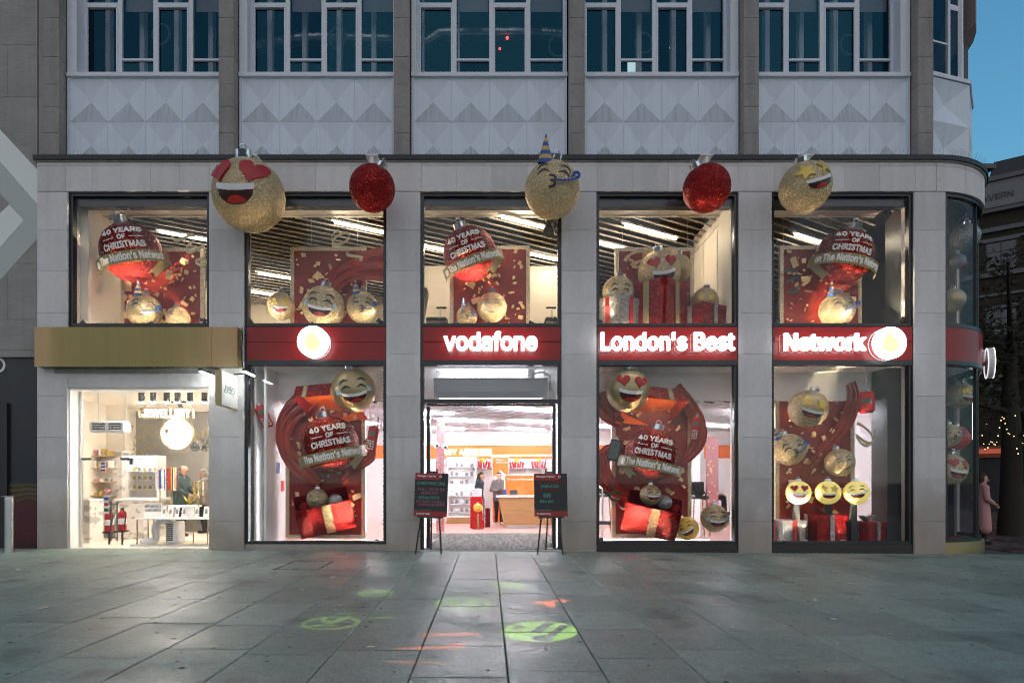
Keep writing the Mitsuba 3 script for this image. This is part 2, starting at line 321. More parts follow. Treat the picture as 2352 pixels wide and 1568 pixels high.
for q, (u, v, cc, r_) in enumerate(((1165, 88, (6, .25, .15), .035), (1148, 113, (6, .25, .15), .028), (1539, 111, (.2, 5, 2.2), .02), (2045, 119, (.2, 4, 2.2), .018))):
    lk = thing('indicator_lamp', ('tiny red lamp, upper of two' if q == 0 else 'tiny red lamp, lower of two' if q == 1 else 'tiny green lamp') + (' in the middle top window' if q < 2 else ' in the fourth top window' if q == 2 else ' in the fifth top window'), 'lamp'); c = at(u, v, 1.7)
    put(lk + '__bulb', xf((np.array(trimesh.creation.icosphere(2).vertices) * r_, np.array(trimesh.creation.icosphere(2).faces)), None, c), 'mat_lit_white', True, emit=cc, weight=.05); put(lk + '__cord', rod(c + [0, 0, r_], [c[0], c[1], 13.4], .005, 4), 'mat_black')
lk = thing('lit_screen', 'small bright white screen low in the fourth top window', 'screen'); c0, c1 = at(1441, 172, 1.3), at(1466, 138, 1.3)
put(lk + '__panel', B(c0[0], c1[0], 1.3, 1.33, c0[2], c1[2]), 'mat_lit_white', emit=(.55, .8, .85), weight=.1); put(lk + '__frame', frame(c0[0] - .02, c1[0] + .02, c0[2] - .02, c1[2] + .02, .018, 1.28, 1.34), 'mat_black')
# faceted corner, upper storey
ang = np.radians([0, 33, 66, 90]); Rf = R_C - YF + .06
P2 = lambda r, t: np.array([XC + r * math.sin(t), R_C - r * math.cos(t)])
cs = bp('corner_spandrel'); sill = []; win = []; lo = Z_LED1
first = True
for q in range(3):
    p0, p1 = P2(Rf, ang[q]), P2(Rf, ang[q + 1])
    if q == 0: p0 = np.array([cx_[5] + colw / 2 + .02, p0[1]])
    dirv = (p1 - p0); L = np.linalg.norm(dirv); dirv /= L; nrm = np.array([dirv[1], -dirv[0]])
    def w3(s, o, z): return np.array([*(p0 + dirv * s + nrm * o), z])
    fz_ = []
    for r in range(2):
        z1 = Z_SILL0 - .012 - r * px(100, YF); z0 = z1 - px(100, YF)
        v = np.array([w3(0, 0, z0), w3(L, 0, z0), w3(L, 0, z1), w3(0, 0, z1), w3(L / 2, -.13, (z0 + z1) / 2)])
        put(cs + '__faceted_tile', (v, np.array([[0, 1, 4], [1, 2, 4], [2, 3, 4], [3, 0, 4]])), 'mat_panel_paint')
    def bar(s0, s1, o0, o1, z0, z1):
        v = np.array([w3(s, o, z) for z in (z0, z1) for o in (o1, o0) for s in (s0, s1)]); return v, BOXF
    sill.append(bar(0, L, -.25, .03, Z_SILL0, Z_SILL1))
    win += [bar(0, .05, -.2, -.13, Z_SILL1, Z_ROOF), bar(L - .05, L, -.2, -.13, Z_SILL1, Z_ROOF), bar(L * .62, L * .62 + .06, -.2, -.13, Z_SILL1, Z_ROOF), bar(.05, L * .62, -.2, -.15, yz(141, 1), yz(137, 1)), bar(L * .62 + .06, L - .05, -.2, -.15, yz(60, 1), yz(48, 1))]
    put(bp('corner_window') + '__pane', bar(.04, L - .04, -.17, -.165, Z_SILL1, Z_ROOF), 'mat_dark_glass')
    put(bp('upper_room'), bar(0, L, -.3, -.27, Z_LED1, Z_SILL0), 'mat_dark_grey')
NUM[bp('corner_window')] = 0; put(bp('corner_window'), cat(*win), 'mat_window_white')
put(bp('window_sill'), cat(*sill), 'mat_window_white')
mat('canopy_stone', (.30, .235, .215), .8, spec=.2)
eave = [P2(R_C - .14, t) for t in np.radians([44, 55, 66, 78, 90])]
put(bp('corner_canopy'), m3.Manifold.hull_points(np.vstack([[[*q, z] for z in (11.45, 14) for q in eave], [[*P2(R_C - .75, t), 11.0] for t in np.radians([60, 75, 90])]])), 'mat_canopy_stone')

# ---------------- shopfront windows ----------------
YW = 0.06
def shop_window(u0, u1, z0, z1, name='display_window', glass='mat_glass', w=.07, bottom=.06, top=.07, mull=()):
    x0, x1 = fx(u0), fx(u1)
    k = put(bp(name), cat(frame(x0, x1, z0, z1, w, YW, YW + .13, bottom=bottom, top=top), frame(x0 + .002, x1 - .002, z0 + .002, z1 - .002, .018, YW - .02, YW, bottom=0, top=.02)), 'mat_frame_black')
    put(k + '__pane', B(x0 + w - .01, x1 - w + .01, YW + .07, YW + .08, z0 + bottom - .01, z1 - top + .01), glass)
    return k
for i, (a, b) in enumerate(BAYS):
    k = shop_window(a, b, Z_SILL - .03, Z_TOP)
    put(k + '__blind_box', B(fx(a) + .07, fx(b) - .07, YW + .1, YW + .3, fz(466) , Z_TOP - .07), 'mat_frame_black')
for i in (1, 3, 4):
    a, b = BAYS[i]
    shop_window(a, b, Z_GB, Z_LOW + .1, top=.06)
    put(bp('plinth'), B(fx(a) + .003, fx(b) - .003, .04, .3, -.2, Z_GB - .003), 'mat_stone' if i == 1 else 'mat_plinth')
mat('plinth', (0.035, 0.03, 0.03), 0.25)
# corner windows, curved panes
def curved(z0, z1):
    k = put(bp('corner_display_window'), cat(arc(R_C - .16, R_C - .05, z1 - .07, z1, 5.5, 89), arc(R_C - .16, R_C - .05, z0, z0 + .07, 5.5, 89), arc(R_C - .16, R_C - .05, z0 + .07, z1 - .07, 5.5, 8, 3), arc(R_C - .14, R_C - .07, z0 + .07, z1 - .07, 36.5, 37.2, 3), arc(R_C - .14, R_C - .07, z0 + .07, z1 - .07, 61, 61.7, 3)), 'mat_frame_black', 30)
    for a0, a1 in ((8, 36.5), (37.2, 61), (61.7, 89)): put(k + '__pane', arc(R_C - .11, R_C - .1, z0 + .06, z1 - .06, a0, a1, 14), 'mat_corner_glass', 30)
pane('corner_glass', 0.025, (0.85, 0.95, 1.0))
curved(Z_SILL - .03, Z_TOP); curved(fz(1246), Z_FAS0 - .04)
# ---------------- lettering ----------------
_PG = {}
def pg(text, h=1.0, bold=True):
    """lettering as a flat outline, capitals h tall, from the origin along +x"""
    if (text, bold) not in _PG:
        m = meshkit.text_mesh(text, 1.0, 0.1, bold); top = np.array(m.face_normals)[:, 2] > 0.9
        tri = np.array(m.vertices)[np.array(m.faces)[top]][:, :, :2]
        _PG[(text, bold)] = unary_union([Polygon(t).buffer(1e-5) for t in tri]).simplify(0.004)
    return affinity.scale(_PG[(text, bold)], h, h, origin=(0, 0))
_ADV = {}
def adv(ch, bold):
    if (ch, bold) not in _ADV:
        g = lambda t: float(meshkit.text_mesh(t, 1.0, 0.1, bold).bounds[1][0])
        if ('|', bold) not in _ADV: _ADV[('|', bold)] = g('|')
        _ADV[(ch, bold)] = g(('n' if ch == ' ' else '') + ch + '|') - _ADV[('|', bold)] - (adv('n', bold) if ch == ' ' else 0)
    return _ADV[(ch, bold)]
def word(text, h, bold=True):
    """each letter's outline in its place along the word, its right end and its left end"""
    out, x = [], 0.0
    for ch in text:
        if ch != ' ': out.append(affinity.translate(pg(ch, h, bold), x, 0))
        x += adv(ch, bold) * h
    return out, max(g.bounds[2] for g in out), min(g.bounds[0] for g in out)
def drop_poly(r):
    """a round drop with its tail curling up to the right"""
    t = np.linspace(math.radians(75), math.radians(360 + 15), 40)
    ring = [(0.52 * r * math.cos(a), -0.12 * r + 0.52 * r * math.sin(a)) for a in t]
    o = [(.0 - .52*r, -.05*r)]
    outer = [(-0.52 * r, -0.05 * r), (-0.46 * r, 0.25 * r), (-0.25 * r, 0.52 * r), (0.0, 0.68 * r), (0.24 * r, 0.74 * r), (0.1 * r, 0.62 * r), (0.05 * r, 0.48 * r), (0.12 * r, 0.34 * r), (0.3 * r, 0.26 * r), (.3 * r, 0), (0, 0)]
    return unary_union([Point(0, -0.12 * r).buffer(0.52 * r, 24), Polygon(outer).buffer(0.01 * r)])

SIGNW = 3.2
mat('rose_trim', (.62, .33, .31), .4)
def fascia(i, label):
    a, b = BAYS[i]; x0, x1 = fx(a) + .05, fx(b) - .02
    s = thing('shop_sign', label, 'sign')
    zm = fz(784)
    put(s + '__panel', B(x0, x1, .035, .15, Z_FAS0, zm - .004), 'mat_sign_red'); put(s + '__panel', B(x0, x1, .035, .15, zm + .004, Z_FAS1), 'mat_sign_red')
    put(s + '__rail', B(x0 + .01, x1 - .01, .015, .04, zm + .006, zm + .095), 'mat_sign_red') if i > 1 else None
    put(s + '__frame', cat(B(x0 - .05, x1 + .02, .03, .17, Z_LOW, Z_FAS0 - .002), B(x0 - .05, x0 - .002, .03, .17, Z_FAS0, Z_FAS1), B(x1 + .002, x1 + .02, .03, .17, Z_FAS0, Z_FAS1)), 'mat_frame_black')
    return s
def sign_word(s, text, u0, u1, v_base, v_top, Y=-.2):
    h = px(v_base - v_top, Y); gl, w, w0 = word(text, h); x0, x1 = yx(u0, Y), yx(u1, Y); sq = (x1 - x0) / (w - w0)
    zb = yz(v_base, Y)
    for g in gl:
        g = affinity.translate(affinity.scale(g, sq, 1, origin=(0, 0)), x0 - w0 * sq, 0)
        g = g.buffer(.008)
        put(s + '__letter', xf(upright(extr(g, .06)), t=(0, Y + .06, zb)), 'mat_lit_white', emit=(SIGNW, SIGNW, SIGNW * 1.02), weight=.06)
        ring = g.buffer(.003).difference(g.buffer(-.004))
        put(s + '__letter_outline', xf(upright(extr(ring, .02)), t=(0, .034, zb)), 'mat_rose_trim')
        put(s + '__stud', B(g.centroid.x - .012, g.centroid.x + .012, Y + .061, .034, zb + .1, zb + .12), 'mat_sign_red')
def emblem(s, u, v, r, Y=-.2, ru=0):
    c = at(u, v, Y); R = px(r, Y)
    put(s + '__emblem_disc', xf(upright(extr(Point(0, 0).buffer(R, 32), .1)), t=c + [0, .1, 0]), 'mat_lit_white', emit=(SIGNW, SIGNW, SIGNW * 1.02), weight=1)
    k = put(s + '__emblem_drop', xf(upright(extr(drop_poly(R * .92), .012)), t=c + [0, .0, 0]), 'mat_yellow', emit=(1.0, .82, .55), weight=.3)
    labels[k] = {'label': 'pale orange drop with a curled tail on the white disc'}
    put(s + '__emblem_ring', xf(upright(extr(Point(0, 0).buffer(R, 32).difference(Point(0, 0).buffer(R - .012, 32)), .02)), t=[c[0], .034, c[2]]), 'mat_white')
    put(s + '__emblem_bracket', B(c[0] - .04, c[0] + .04, Y + .1, .034, c[2] - .1, c[2] + .1), 'mat_sign_red')
s = fascia(1, 'red fascia with a glowing round drop emblem and no words'); emblem(s, 718, 784, 36)
s = fascia(2, 'red fascia over the entrance with one glowing white word in small letters'); sign_word(s, 'vodafone', 1020, 1234, 802, 763)
s = fascia(3, "red fascia with the glowing white words London's Best"); sign_word(s, "London's Best", 1381, 1688, 802, 764)
s = fascia(4, 'red fascia reading Network beside a glowing round drop emblem'); sign_word(s, 'Network', 1803, 1990, 803, 766); emblem(s, 2046, 787, 37)
s = thing('curved_sign', 'red fascia bent round the corner of the building', 'sign')
put(s + '__panel', arc(R_C - .15, R_C - .03, Z_FAS0, Z_FAS1, 5.5, 36.6), 'mat_sign_red', 30); put(s + '__panel', arc(R_C - .15, R_C - .03, Z_FAS0, Z_FAS1, 37, 89), 'mat_sign_red', 30)
gl, w, w0 = word('vodafone', .3)
for g in gl:        # lettering bent round the corner, seen edge on
    m = extr(g, .03); a = math.radians(47) + m[0][:, 0] / R_C; r = R_C - .03 + m[0][:, 2]
    put(s + '__letter', (np.stack([XC + r * np.sin(a), R_C - r * np.cos(a), fz(812) + m[0][:, 1]], 1), m[1]), 'mat_lit_white')
put(s + '__frame', cat(arc(R_C - .15, R_C - .02, Z_FAS0 - .09, Z_FAS0 - .002, 5.5, 89), arc(R_C - .15, R_C - .02, Z_FAS1 + .002, Z_FAS1 + .05, 5.5, 89)), 'mat_frame_black', 30)
# round emblem on the corner, seen edge on
s = thing('corner_disc_sign', 'round white rimmed disc standing off the corner fascia, seen edge on', 'sign')
tpos = math.radians(58); rad_ = np.array([math.sin(tpos), -math.cos(tpos), 0]); tan_ = np.array([math.cos(tpos), math.sin(tpos), 0]); RD = np.stack([tan_, [0, 0, 1], rad_], 1)
pc = np.array([XC, R_C, fz(814)]) + rad_ * R_C
for nm, r0, r1, o0, o1, mt, em in (('body', 0, .33, .05, .15, 'mat_white', None), ('rim', .31, .34, .151, .168, 'mat_lit_white', (1.0, 1.0, 1.05)), ('rim', .30, .34, .034, .049, 'mat_lit_white', (.7, .7, .75)), ('face', 0, .309, .151, .158, 'mat_sign_red', None)):
    g = Point(0, 0).buffer(r1, 28)
    if r0: g = g.difference(Point(0, 0).buffer(r0, 28))
    put(s + '__' + nm, xf(xf(extr(g, o1 - o0), t=(0, 0, o0)), RD, pc), mt, emit=em, weight=.3)
put(s + '__mount', xf(B(-.05, .05, -.05, .05, -.04, .029), RD, pc), 'mat_sign_red')

# ---------------- jeweller's front (first bay) ----------------
def gold_fn(p, n, uv):
    b = SS(.25, .75, N(p.x * 1.5, 0, 3.1)); st = FB(p.x * 34, p.y * 3, p.z * 0.4)
    return MX(mi.Color3f(0.27, 0.215, 0.08), mi.Color3f(0.44, 0.30, 0.15), b) * (0.85 + 0.2 * st)
mat('gold_brushed', mikit.proc(gold_fn), 0.34, metal=0.6)
GF0, GF1 = yx(79, -.22), yx(545, -.22)
s = thing('gold_fascia', 'blank brushed gold fascia box over the jewellery shop', 'sign')
for a, b in ((79, 484.5), (485.2, 545)): put(s + '__face_sheet', B(yx(a, -.22), yx(b, -.22), -.22, -.2, yz(842, -.22), yz(751, -.22)), 'mat_gold_brushed')
put(s + '__body', B(GF0 + .01, GF1 - .01, -.2, -.002, yz(842, -.22) + .01, yz(751, -.22) - .01), 'mat_dark_grey')
put(s + '__end_cap', B(GF1 - .01, GF1 + .002, -.2, -.01, yz(842, -.22), yz(751, -.22)), 'mat_gold_satin')
put(s + '__cable', tube([[GF1 + .03, -.06, yz(752, -.05)], [GF1 + .05, -.07, yz(775, -.05)], [GF1 + .02, -.06, yz(800, -.05)], [GF1 + .04, -.05, yz(845, -.05)]], .012, 6), 'mat_black', True)
# lintel stone, reveals
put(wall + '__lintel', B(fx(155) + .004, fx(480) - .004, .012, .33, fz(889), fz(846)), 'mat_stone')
put(wall + '__lintel', B(fx(155) - .26, fx(480) + .2, -.02, .0, fz(858), fz(846)), 'mat_old_stone')
put(bp('reveal'), cat(B(fx(155) - .01, fx(155) + .02, .05, .45, -.2, fz(891)), B(fx(480), fx(484), .05, .45, -.2, fz(891)), B(fx(155) + .021, fx(480) - .001, .05, .45, fz(894), fz(889.6))), 'mat_white')
YJ = .33
k = put(bp('jewellery_window'), cat(B(yx(184, YJ), yx(188.5, YJ), YJ, YJ + .05, -.1, yz(893, YJ)), B(yx(298, YJ), fx(480), YJ, YJ + .06, -.1, yz(1250, YJ)), B(fx(480) - .035, fx(480) - .002, YJ - .02, YJ + .04, yz(1250, YJ), yz(893, YJ)), B(yx(188.5, YJ), fx(480) - .036, YJ, YJ + .05, yz(897, YJ), yz(893, YJ))), 'mat_steel')
put(k + '__pane', B(yx(299, YJ), fx(480) - .036, YJ + .01, YJ + .02, yz(1250, YJ), yz(897, YJ)), 'mat_clear_glass')
put(k + '__pane', B(yx(189, YJ), yx(299, YJ) - .01, YJ + .01, YJ + .02, yz(1000, YJ) + 1.02, yz(897, YJ)), 'mat_clear_glass')
d = k + '__door'
put(d, B(yx(189, YJ), yx(299, YJ) - .01, YJ + .012, YJ + .024, .03, yz(1000, YJ) + 1.0), 'mat_clear_glass')
d = thing('glass_door', 'frameless glass door of the jewellery shop with a long dark pull handle', 'door')
for uu in (255, 269):
    put(d + '__handle', cat(rod(at(uu, 1150, YJ - .04), at(uu, 1246 - 3, YJ - .04), .014)), 'mat_dark_grey', True)
put(d + '__crossbar', cat(rod(at(255, 1158, YJ - .04), at(269, 1158, YJ - .04), .01), rod(at(255, 1234, YJ - .04), at(269, 1234, YJ - .04), .01)), 'mat_dark_grey', True)
put(d + '__patch_fitting', cat(obox(at(198, 1054, YJ), (.2, .06, .05)), obox(at(290, 1054, YJ), (.22, .06, .05)), obox(at(302, 1059, YJ), (.06, .06, .14))), 'mat_dark_grey')
# blade sign and its lamps
s = thing('blade_sign', 'white box sign with the word Jewellery in script, lit by two arm lamps', 'sign')
bx1, bx0 = -5.175, -5.30; bz0, bz1 = 2.92, 3.60
put(s + '__box', B(bx0, bx1 - .006, -.78, -.02, bz0, bz1), 'mat_gold_satin')
put(s + '__face', B(bx1 - .005, bx1, -.775, -.025, bz0 + .012, bz1 - .012), 'mat_white'); put(s + '__face', B(bx0 - .006, bx0 - .001, -.775, -.025, bz0 + .012, bz1 - .012), 'mat_white')
gl, w, w0 = word('Jewellery', .15, False)
for g in gl:
    g = affinity.skew(affinity.scale(g, .52 / w, 1.25, origin=(0, 0)), 14, 0, origin=(0, 0)).buffer(.0008)
    m = extr(g, .004); v = m[0]
    put(s + '__letter', (np.stack([bx1 + v[:, 2], -.70 + v[:, 0], bz0 + .27 + v[:, 1]], 1), m[1]), 'mat_mid_grey')
for sg, xo in ((1, -4.80), (-1, -5.66)):
    lk = thing('sign_lamp', 'slim black arm lamp on the %s side of the jewellery blade sign' % ('right' if sg > 0 else 'left'), 'lamp')
    zc = 3.60
    put(lk + '__arm', cat(rod([bx1 if sg > 0 else bx0, -.2, 3.62], [xo, -.2, 3.64], .014)), 'mat_black', True)
    put(lk + '__housing', bev([xo, -.38, zc + .035], (.07, .56, .045), .012), 'mat_black')
    put(lk + '__tube', B(xo - .02, xo + .02, -.64, -.12, zc - .012, zc + .012), 'mat_lit_white', emit=(70, 75, 71), weight=.8)

# ---------------- left neighbour ----------------
s = thing('stone_building', 'stone fronted building at the left edge with pale chevrons on its wall', 'building')
X0 = -16.0
zr = [fz(v) for v in (815, 803, 733, 604, 500, 330, 220, 100, -60, -200)]
put(s + '__wall', cat(B(X0, fx(84) - .01, .07, .6, fz(818), 13.9), B(X0, -10.2, .601, 14, -.2, 13.9), B(-10.2, fx(84) - .012, .601, 14, 3.6, 13.9)), 'mat_old_stone')
def wallstone_fn(p, n, uv):
    return mi.Color3f(0.30, 0.285, 0.265) * (0.72 + 0.3 * FB(p.x * 1.4, p.y, p.z * 2.2) + 0.16 * N(p.x * 9, p.y, p.z * 40) + .1 * N(p.x * 24, p.y, p.z * .8))
mat('wall_stone', mikit.proc(wallstone_fn), .8, spec=.2)
mat('chevron_pale', (0.74, 0.78, 0.75), .6, spec=.25); mat('chevron_mid', (0.46, 0.49, 0.47), .6, spec=.25)
for r, (z0, z1) in enumerate(zip(zr, zr[1:])):
    xs_ = [fx(84) - .01]; st = 1.1 if r % 2 else .62
    while xs_[-1] > X0: xs_.append(xs_[-1] - st); st = 1.25
    for x1, x0 in zip(xs_, xs_[1:]): put(s + '__wall__stone', B(max(x0, X0) + .003, x1 - .003, .03 + rng.uniform(0, .003), .07, z0 + .003, z1 - .003), 'mat_wall_stone')
def flat(pts, y0, y1): return xf(upright(extr(Polygon([(fx(u), fz(v)) for u, v in pts]), y1 - y0)), t=(0, y1, 0))
kk = put(s + '__chevron', flat([(-60, 235), (0, 299), (84, 389), (84.5, 470), (0, 372), (-60, 310)], .024, .0295), 'mat_chevron_pale'); labels[kk] = {'label': 'pale band slanting down to the right'}
kk = put(s + '__chevron', flat([(-60, 310.6), (0, 372.6), (84, 470.6), (84, 547), (0, 640), (-60, 700), (-60, 640), (0, 566), (54, 505), (20, 468), (0, 446), (-60, 380)], .025, .0295), 'mat_chevron_mid'); labels[kk] = {'label': 'grey chevron pointing right'}
kk = put(s + '__chevron', flat([(0, 487), (19, 469), (53, 505), (0, 565), (-60, 633), (-60, 550)], .022, .0295), 'mat_chevron_pale'); labels[kk] = {'label': 'pale square tip inside the chevron'}
def hoard_fn(p, n, uv):  # dark above, red and gold wave below, darkening to the foot
    w = .16 * N(p.x * 1.6, p.z * .3, 2) + .05 * N(p.x * 5, p.z, 7)
    t = p.z + w
    c = mi.Color3f(.010, .014, .020)
    band = SS(1.42, 1.50, t) ; st = .5 + .5 * dr.sin(t * 55 + 5 * N(p.x * 2, p.z * 3, 1))
    low = MX(mi.Color3f(.065, .005, .009), mi.Color3f(.10, .065, .022) * (.3 + .7 * st), SS(1.0, 1.25, t))
    low = low * SS(-.1, .55, p.z + .3 * N(p.x * 3, p.z * 5, 4))
    return MX(low, c, band)
mat('hoarding', mikit.proc(hoard_fn), .3)
put(s + '__shopfront', B(X0, fx(84) - .012, .08, .14, -.2, fz(820)), 'mat_hoarding'); labels[s + '__shopfront'] = {'label': 'dark navy shopfront with a red and gold wave in its colour low down'}
put(s + '__side_panel', B(X0, fx(14), .02, .08, -.2, fz(925)), 'mat_black')
put(s + '__string_course', B(X0, fx(84) - .012, .0, .07, fz(820) + .002, fz(805)), 'mat_wall_stone')
gl = Point(0, 0).buffer(.16, 24).difference(Point(0, 0).buffer(.115, 24)); put(s + '__round_mark', xf(upright(extr(gl, .01)), t=(fx(-12), .08, fz(837))), 'mat_white')
b_ = thing('bollard', 'brushed steel bollard standing on the pavement at the left edge', 'bollard')
bc = on_z(21, 1266, .06); rb = px(9.2, bc[1])
put(b_ + '__post', tube([[bc[0], bc[1], -.1], [bc[0], bc[1], .5], [bc[0], bc[1], 1.10], [bc[0], bc[1], 1.13]], [rb, rb, rb, rb * .9], 24), 'mat_steel', 40)
put(b_ + '__cap', bev([bc[0] - .03, bc[1], 1.145], (rb * 2.3, rb * 1.6, .02), .008), 'mat_steel')
# ---------------- ground ----------------
GS = -0.006
def gz(x): return GS * np.clip(x, -14, 14)
def tilt(m):
    v = m[0].copy(); v[:, 2] += gz(v[:, 0]); return v, m[1]
def pave_fn(tone):
    def fn(p, n, uv):
        sp = N(p.x * 75, p.y * 75, 1); big = FB(p.x * .9, p.y * .9, 2); med = FB(p.x * 5, p.y * 7, 5); pit = SS(.66, .82, N(p.x * 38, p.y * 38, 9) * .6 + .4 * sp)
        c = mi.Color3f(.150, .188, .160) * tone * (.74 + .26 * big + .22 * med + .40 * sp - .12)
        c = c * (1 - .3 * pit)
        return MX(c, mi.Color3f(.06, .062, .06), SS(.62, .9, FB(p.x * 2.1 + 9, p.y * 1.7, 8)) * .55)
    return mikit.proc(fn)
def wet_fn(p, n, uv): return .27 + .30 * FB(p.x * 1.1, p.y * 1.5, 3) + .10 * N(p.x * 30, p.y * 30, 2)
wet = mikit.proc(wet_fn)
for q, t in enumerate((.91, 1.0, 1.10)): mat(f'slab_{q}', pave_fn(t), wet, spec=.38)
mat('mortar', (.045, .046, .042), .8)
gx = np.array([-60, -14, 14, 60.]); gy = np.array([-40, 80.])
g = np.array([[[x, y, gz(x) - .03] for y in gy] for x in gx])
struct('ground', sheet(g[::-1]), 'mat_mortar')
PV = 'pavement'
def slab(x0, x1, y0, y1, dz=0, tl=0, c=.006, g=.0045):
    x0 += g; x1 -= g; y0 += g; y1 -= g
    lo = [[x, y, -.045] for y in (y0, y1) for x in (x0, x1)]; md = [[x, y, -.006 + dz + tl * (x - x0)] for y in (y0, y1) for x in (x0, x1)]
    hi = [[x, y, dz + tl * (x - x0)] for y in (y0 + c, y1 - c) for x in (x0 + c, x1 - c)]
    f = []
    for a, b in ((0, 4), (4, 8)): f += [[a, a+1, b+1], [a, b+1, b], [a+1, a+3, b+3], [a+1, b+3, b+1], [a+3, a+2, b+2], [a+3, b+2, b+3], [a+2, a, b], [a+2, b, b+2]]
    f += [[8, 9, 11], [8, 11, 10]]
    return tilt((np.array(lo + md + hi, float), np.array(f)))
put(PV, tilt(B(-20, 14, -16, .25, -.06, -.022)), 'mat_mortar'); labels[PV] = {'kind': 'structure'}
far = [[], [], []]; nsl = 0
r2 = np.random.default_rng(3)
for kx in range(-27, 19):
    x0 = .144 + .711 * kx; x1 = x0 + .711
    if x0 > 13.2: break
    y = .03 if kx % 2 else -.03; y = 0.02
    first = r2.uniform(.45, 1.1)
    while y > -15.5:
        L = first if first else r2.choice([.86, .98, 1.08, 1.2]); first = 0
        y0 = y - L; m = slab(x0, x1, y0, y, r2.uniform(-.0015, .0015), r2.uniform(-.002, .002)); q = int(r2.integers(0, 3))
        yc = (y + y0) / 2; xc = (x0 + x1) / 2; dd = D + yc
        vis = dd > 3.6 and abs((xc * F / dd + CX) - 1176) < 1176 + 45 and nsl < 296
        if vis: put(PV + '__slab', m, f'mat_slab_{q}'); nsl += 1
        else: far[q].append(m)
        y = y0
for q in range(3):
    if far[q]: k = put(PV + '__outer_slabs', cat(*far[q]), f'mat_slab_{q}'); labels[k] = {'kind': 'stuff'}

ic = thing('inspection_cover', 'rectangular inspection cover let into the slabs before the second window', 'cover'); q0, q1 = on_z(626, 1311, 0), on_z(768, 1291, 0)
put(ic + '__rim', tilt(cat(*[B(*v_) for v_ in ((q0[0], q1[0], q0[1], q0[1] + .03, .0005, .004), (q0[0], q1[0], q1[1], q1[1] + .03, .0005, .004), (q0[0], q0[0] + .03, q0[1] + .031, q1[1] - .001, .0005, .004), (q1[0] - .03, q1[0], q0[1] + .031, q1[1] - .001, .0005, .004))])), 'mat_mortar')
put(ic + '__handle_slot', tilt(cat(B(q0[0] + .3, q0[0] + .36, q0[1] + .1, q0[1] + .12, .002, .005), B(q1[0] - .36, q1[0] - .3, q0[1] + .1, q0[1] + .12, .002, .005))), 'mat_black')
r4 = np.random.default_rng(11); lf, gm = [], []
for _ in range(70):
    x, y = r4.uniform(-9, 10), r4.uniform(-8.6, -.3); a = r4.uniform(0, 180); L_ = r4.uniform(.03, .09)
    lf.append(tilt(obox([x, y, .006 + L_ * .08], (L_, L_ * r4.uniform(.25, .6), .003), rot('z', a) @ rot('y', r4.uniform(-10, 10)))))
for _ in range(500):
    x, y = r4.uniform(-10, 11), r4.uniform(-8.8, -.1); gm.append(tilt(xf(extr(Point(0, 0).buffer(r4.uniform(.008, .022), 3), .0025), t=(x, y, .0005))))
mat('litter', (.42, .38, .30), .8); mat('gum', (.055, .06, .055), .8)
k = put('litter', cat(*lf), 'mat_litter'); labels[k] = {'label': 'pale scraps and fallen leaves scattered over the pavement', 'category': 'litter', 'kind': 'stuff'}
k = put('gum_spots', cat(*gm), 'mat_gum'); labels[k] = {'label': 'dark trodden gum spots scattered over the pavement slabs', 'category': 'stain', 'kind': 'stuff'}
# ---------------- rooms behind the glass ----------------
WARM, COOL = np.array([1.0, .84, .60]), np.array([.95, .98, 1.08])
mat('carpet', mikit.proc(lambda p, n, uv: mi.Color3f(.17, .16, .145) * (.5 + .9 * N(p.x * 34, p.y * 3.2, 1))), .9, spec=.1)
mat('pink_floor', (.62, .36, .31), .35); mat('pale_floor', (.62, .55, .46), .4); mat('ceiling_black', (.012, .011, .01), .9, spec=.1)
mat('batten', (.34, .305, .26), .6); mat('batten_white', (.72, .72, .74), .6); mat('soffit', (.66, .62, .54), .6)
mat('wall_grey', (.30, .29, .27), .7); mat('steel_panel', (.05, .055, .055), .35, metal=.3)
XL, XR = fx(85) + .4, XC + R_C - .35
def fslab(x0, y0, y1, z0, z1, inset=.2, x1=None):
    r = R_C - inset; a = np.radians(np.linspace(0, 90, 16))
    fp = Polygon([(x0, inset), *[(XC + r * math.sin(t), R_C - r * math.cos(t)) for t in a], (XC + r, 21.5), (x0, 21.5)]).intersection(sbox(x0, y0, x1 or 99, y1))
    return xf(extr(fp, z1 - z0), t=(0, 0, z0))
ZF1 = 4.685
put(bp('first_floor'), fslab(XL - .4, .22, 21.5, 3.99, 4.60), 'mat_white')
put(bp('display_floor'), fslab(XL, .22, 8.2, 4.601, ZF1), 'mat_soffit')
def batten_poly(poly, z, spacing, w, h, holder, m, off=0.0, ang=30):
    c, s = math.cos(math.radians(ang)), math.sin(math.radians(ang)); t = np.array([c, s]); n = np.array([-s, c])
    for k in range(-90, 91):
        p = n * (k * spacing + off); ln = LineString([p - t * 40, p + t * 40]).intersection(poly)
        for g in getattr(ln, 'geoms', [ln]):
            if g.is_empty or g.length < .2: continue
            a, b = np.array(g.coords[0]), np.array(g.coords[-1]); mid = (a + b) / 2
            put(holder + '__batten', obox([*mid, z + h / 2], (np.linalg.norm(b - a), w, h), rot('z', ang)), m)
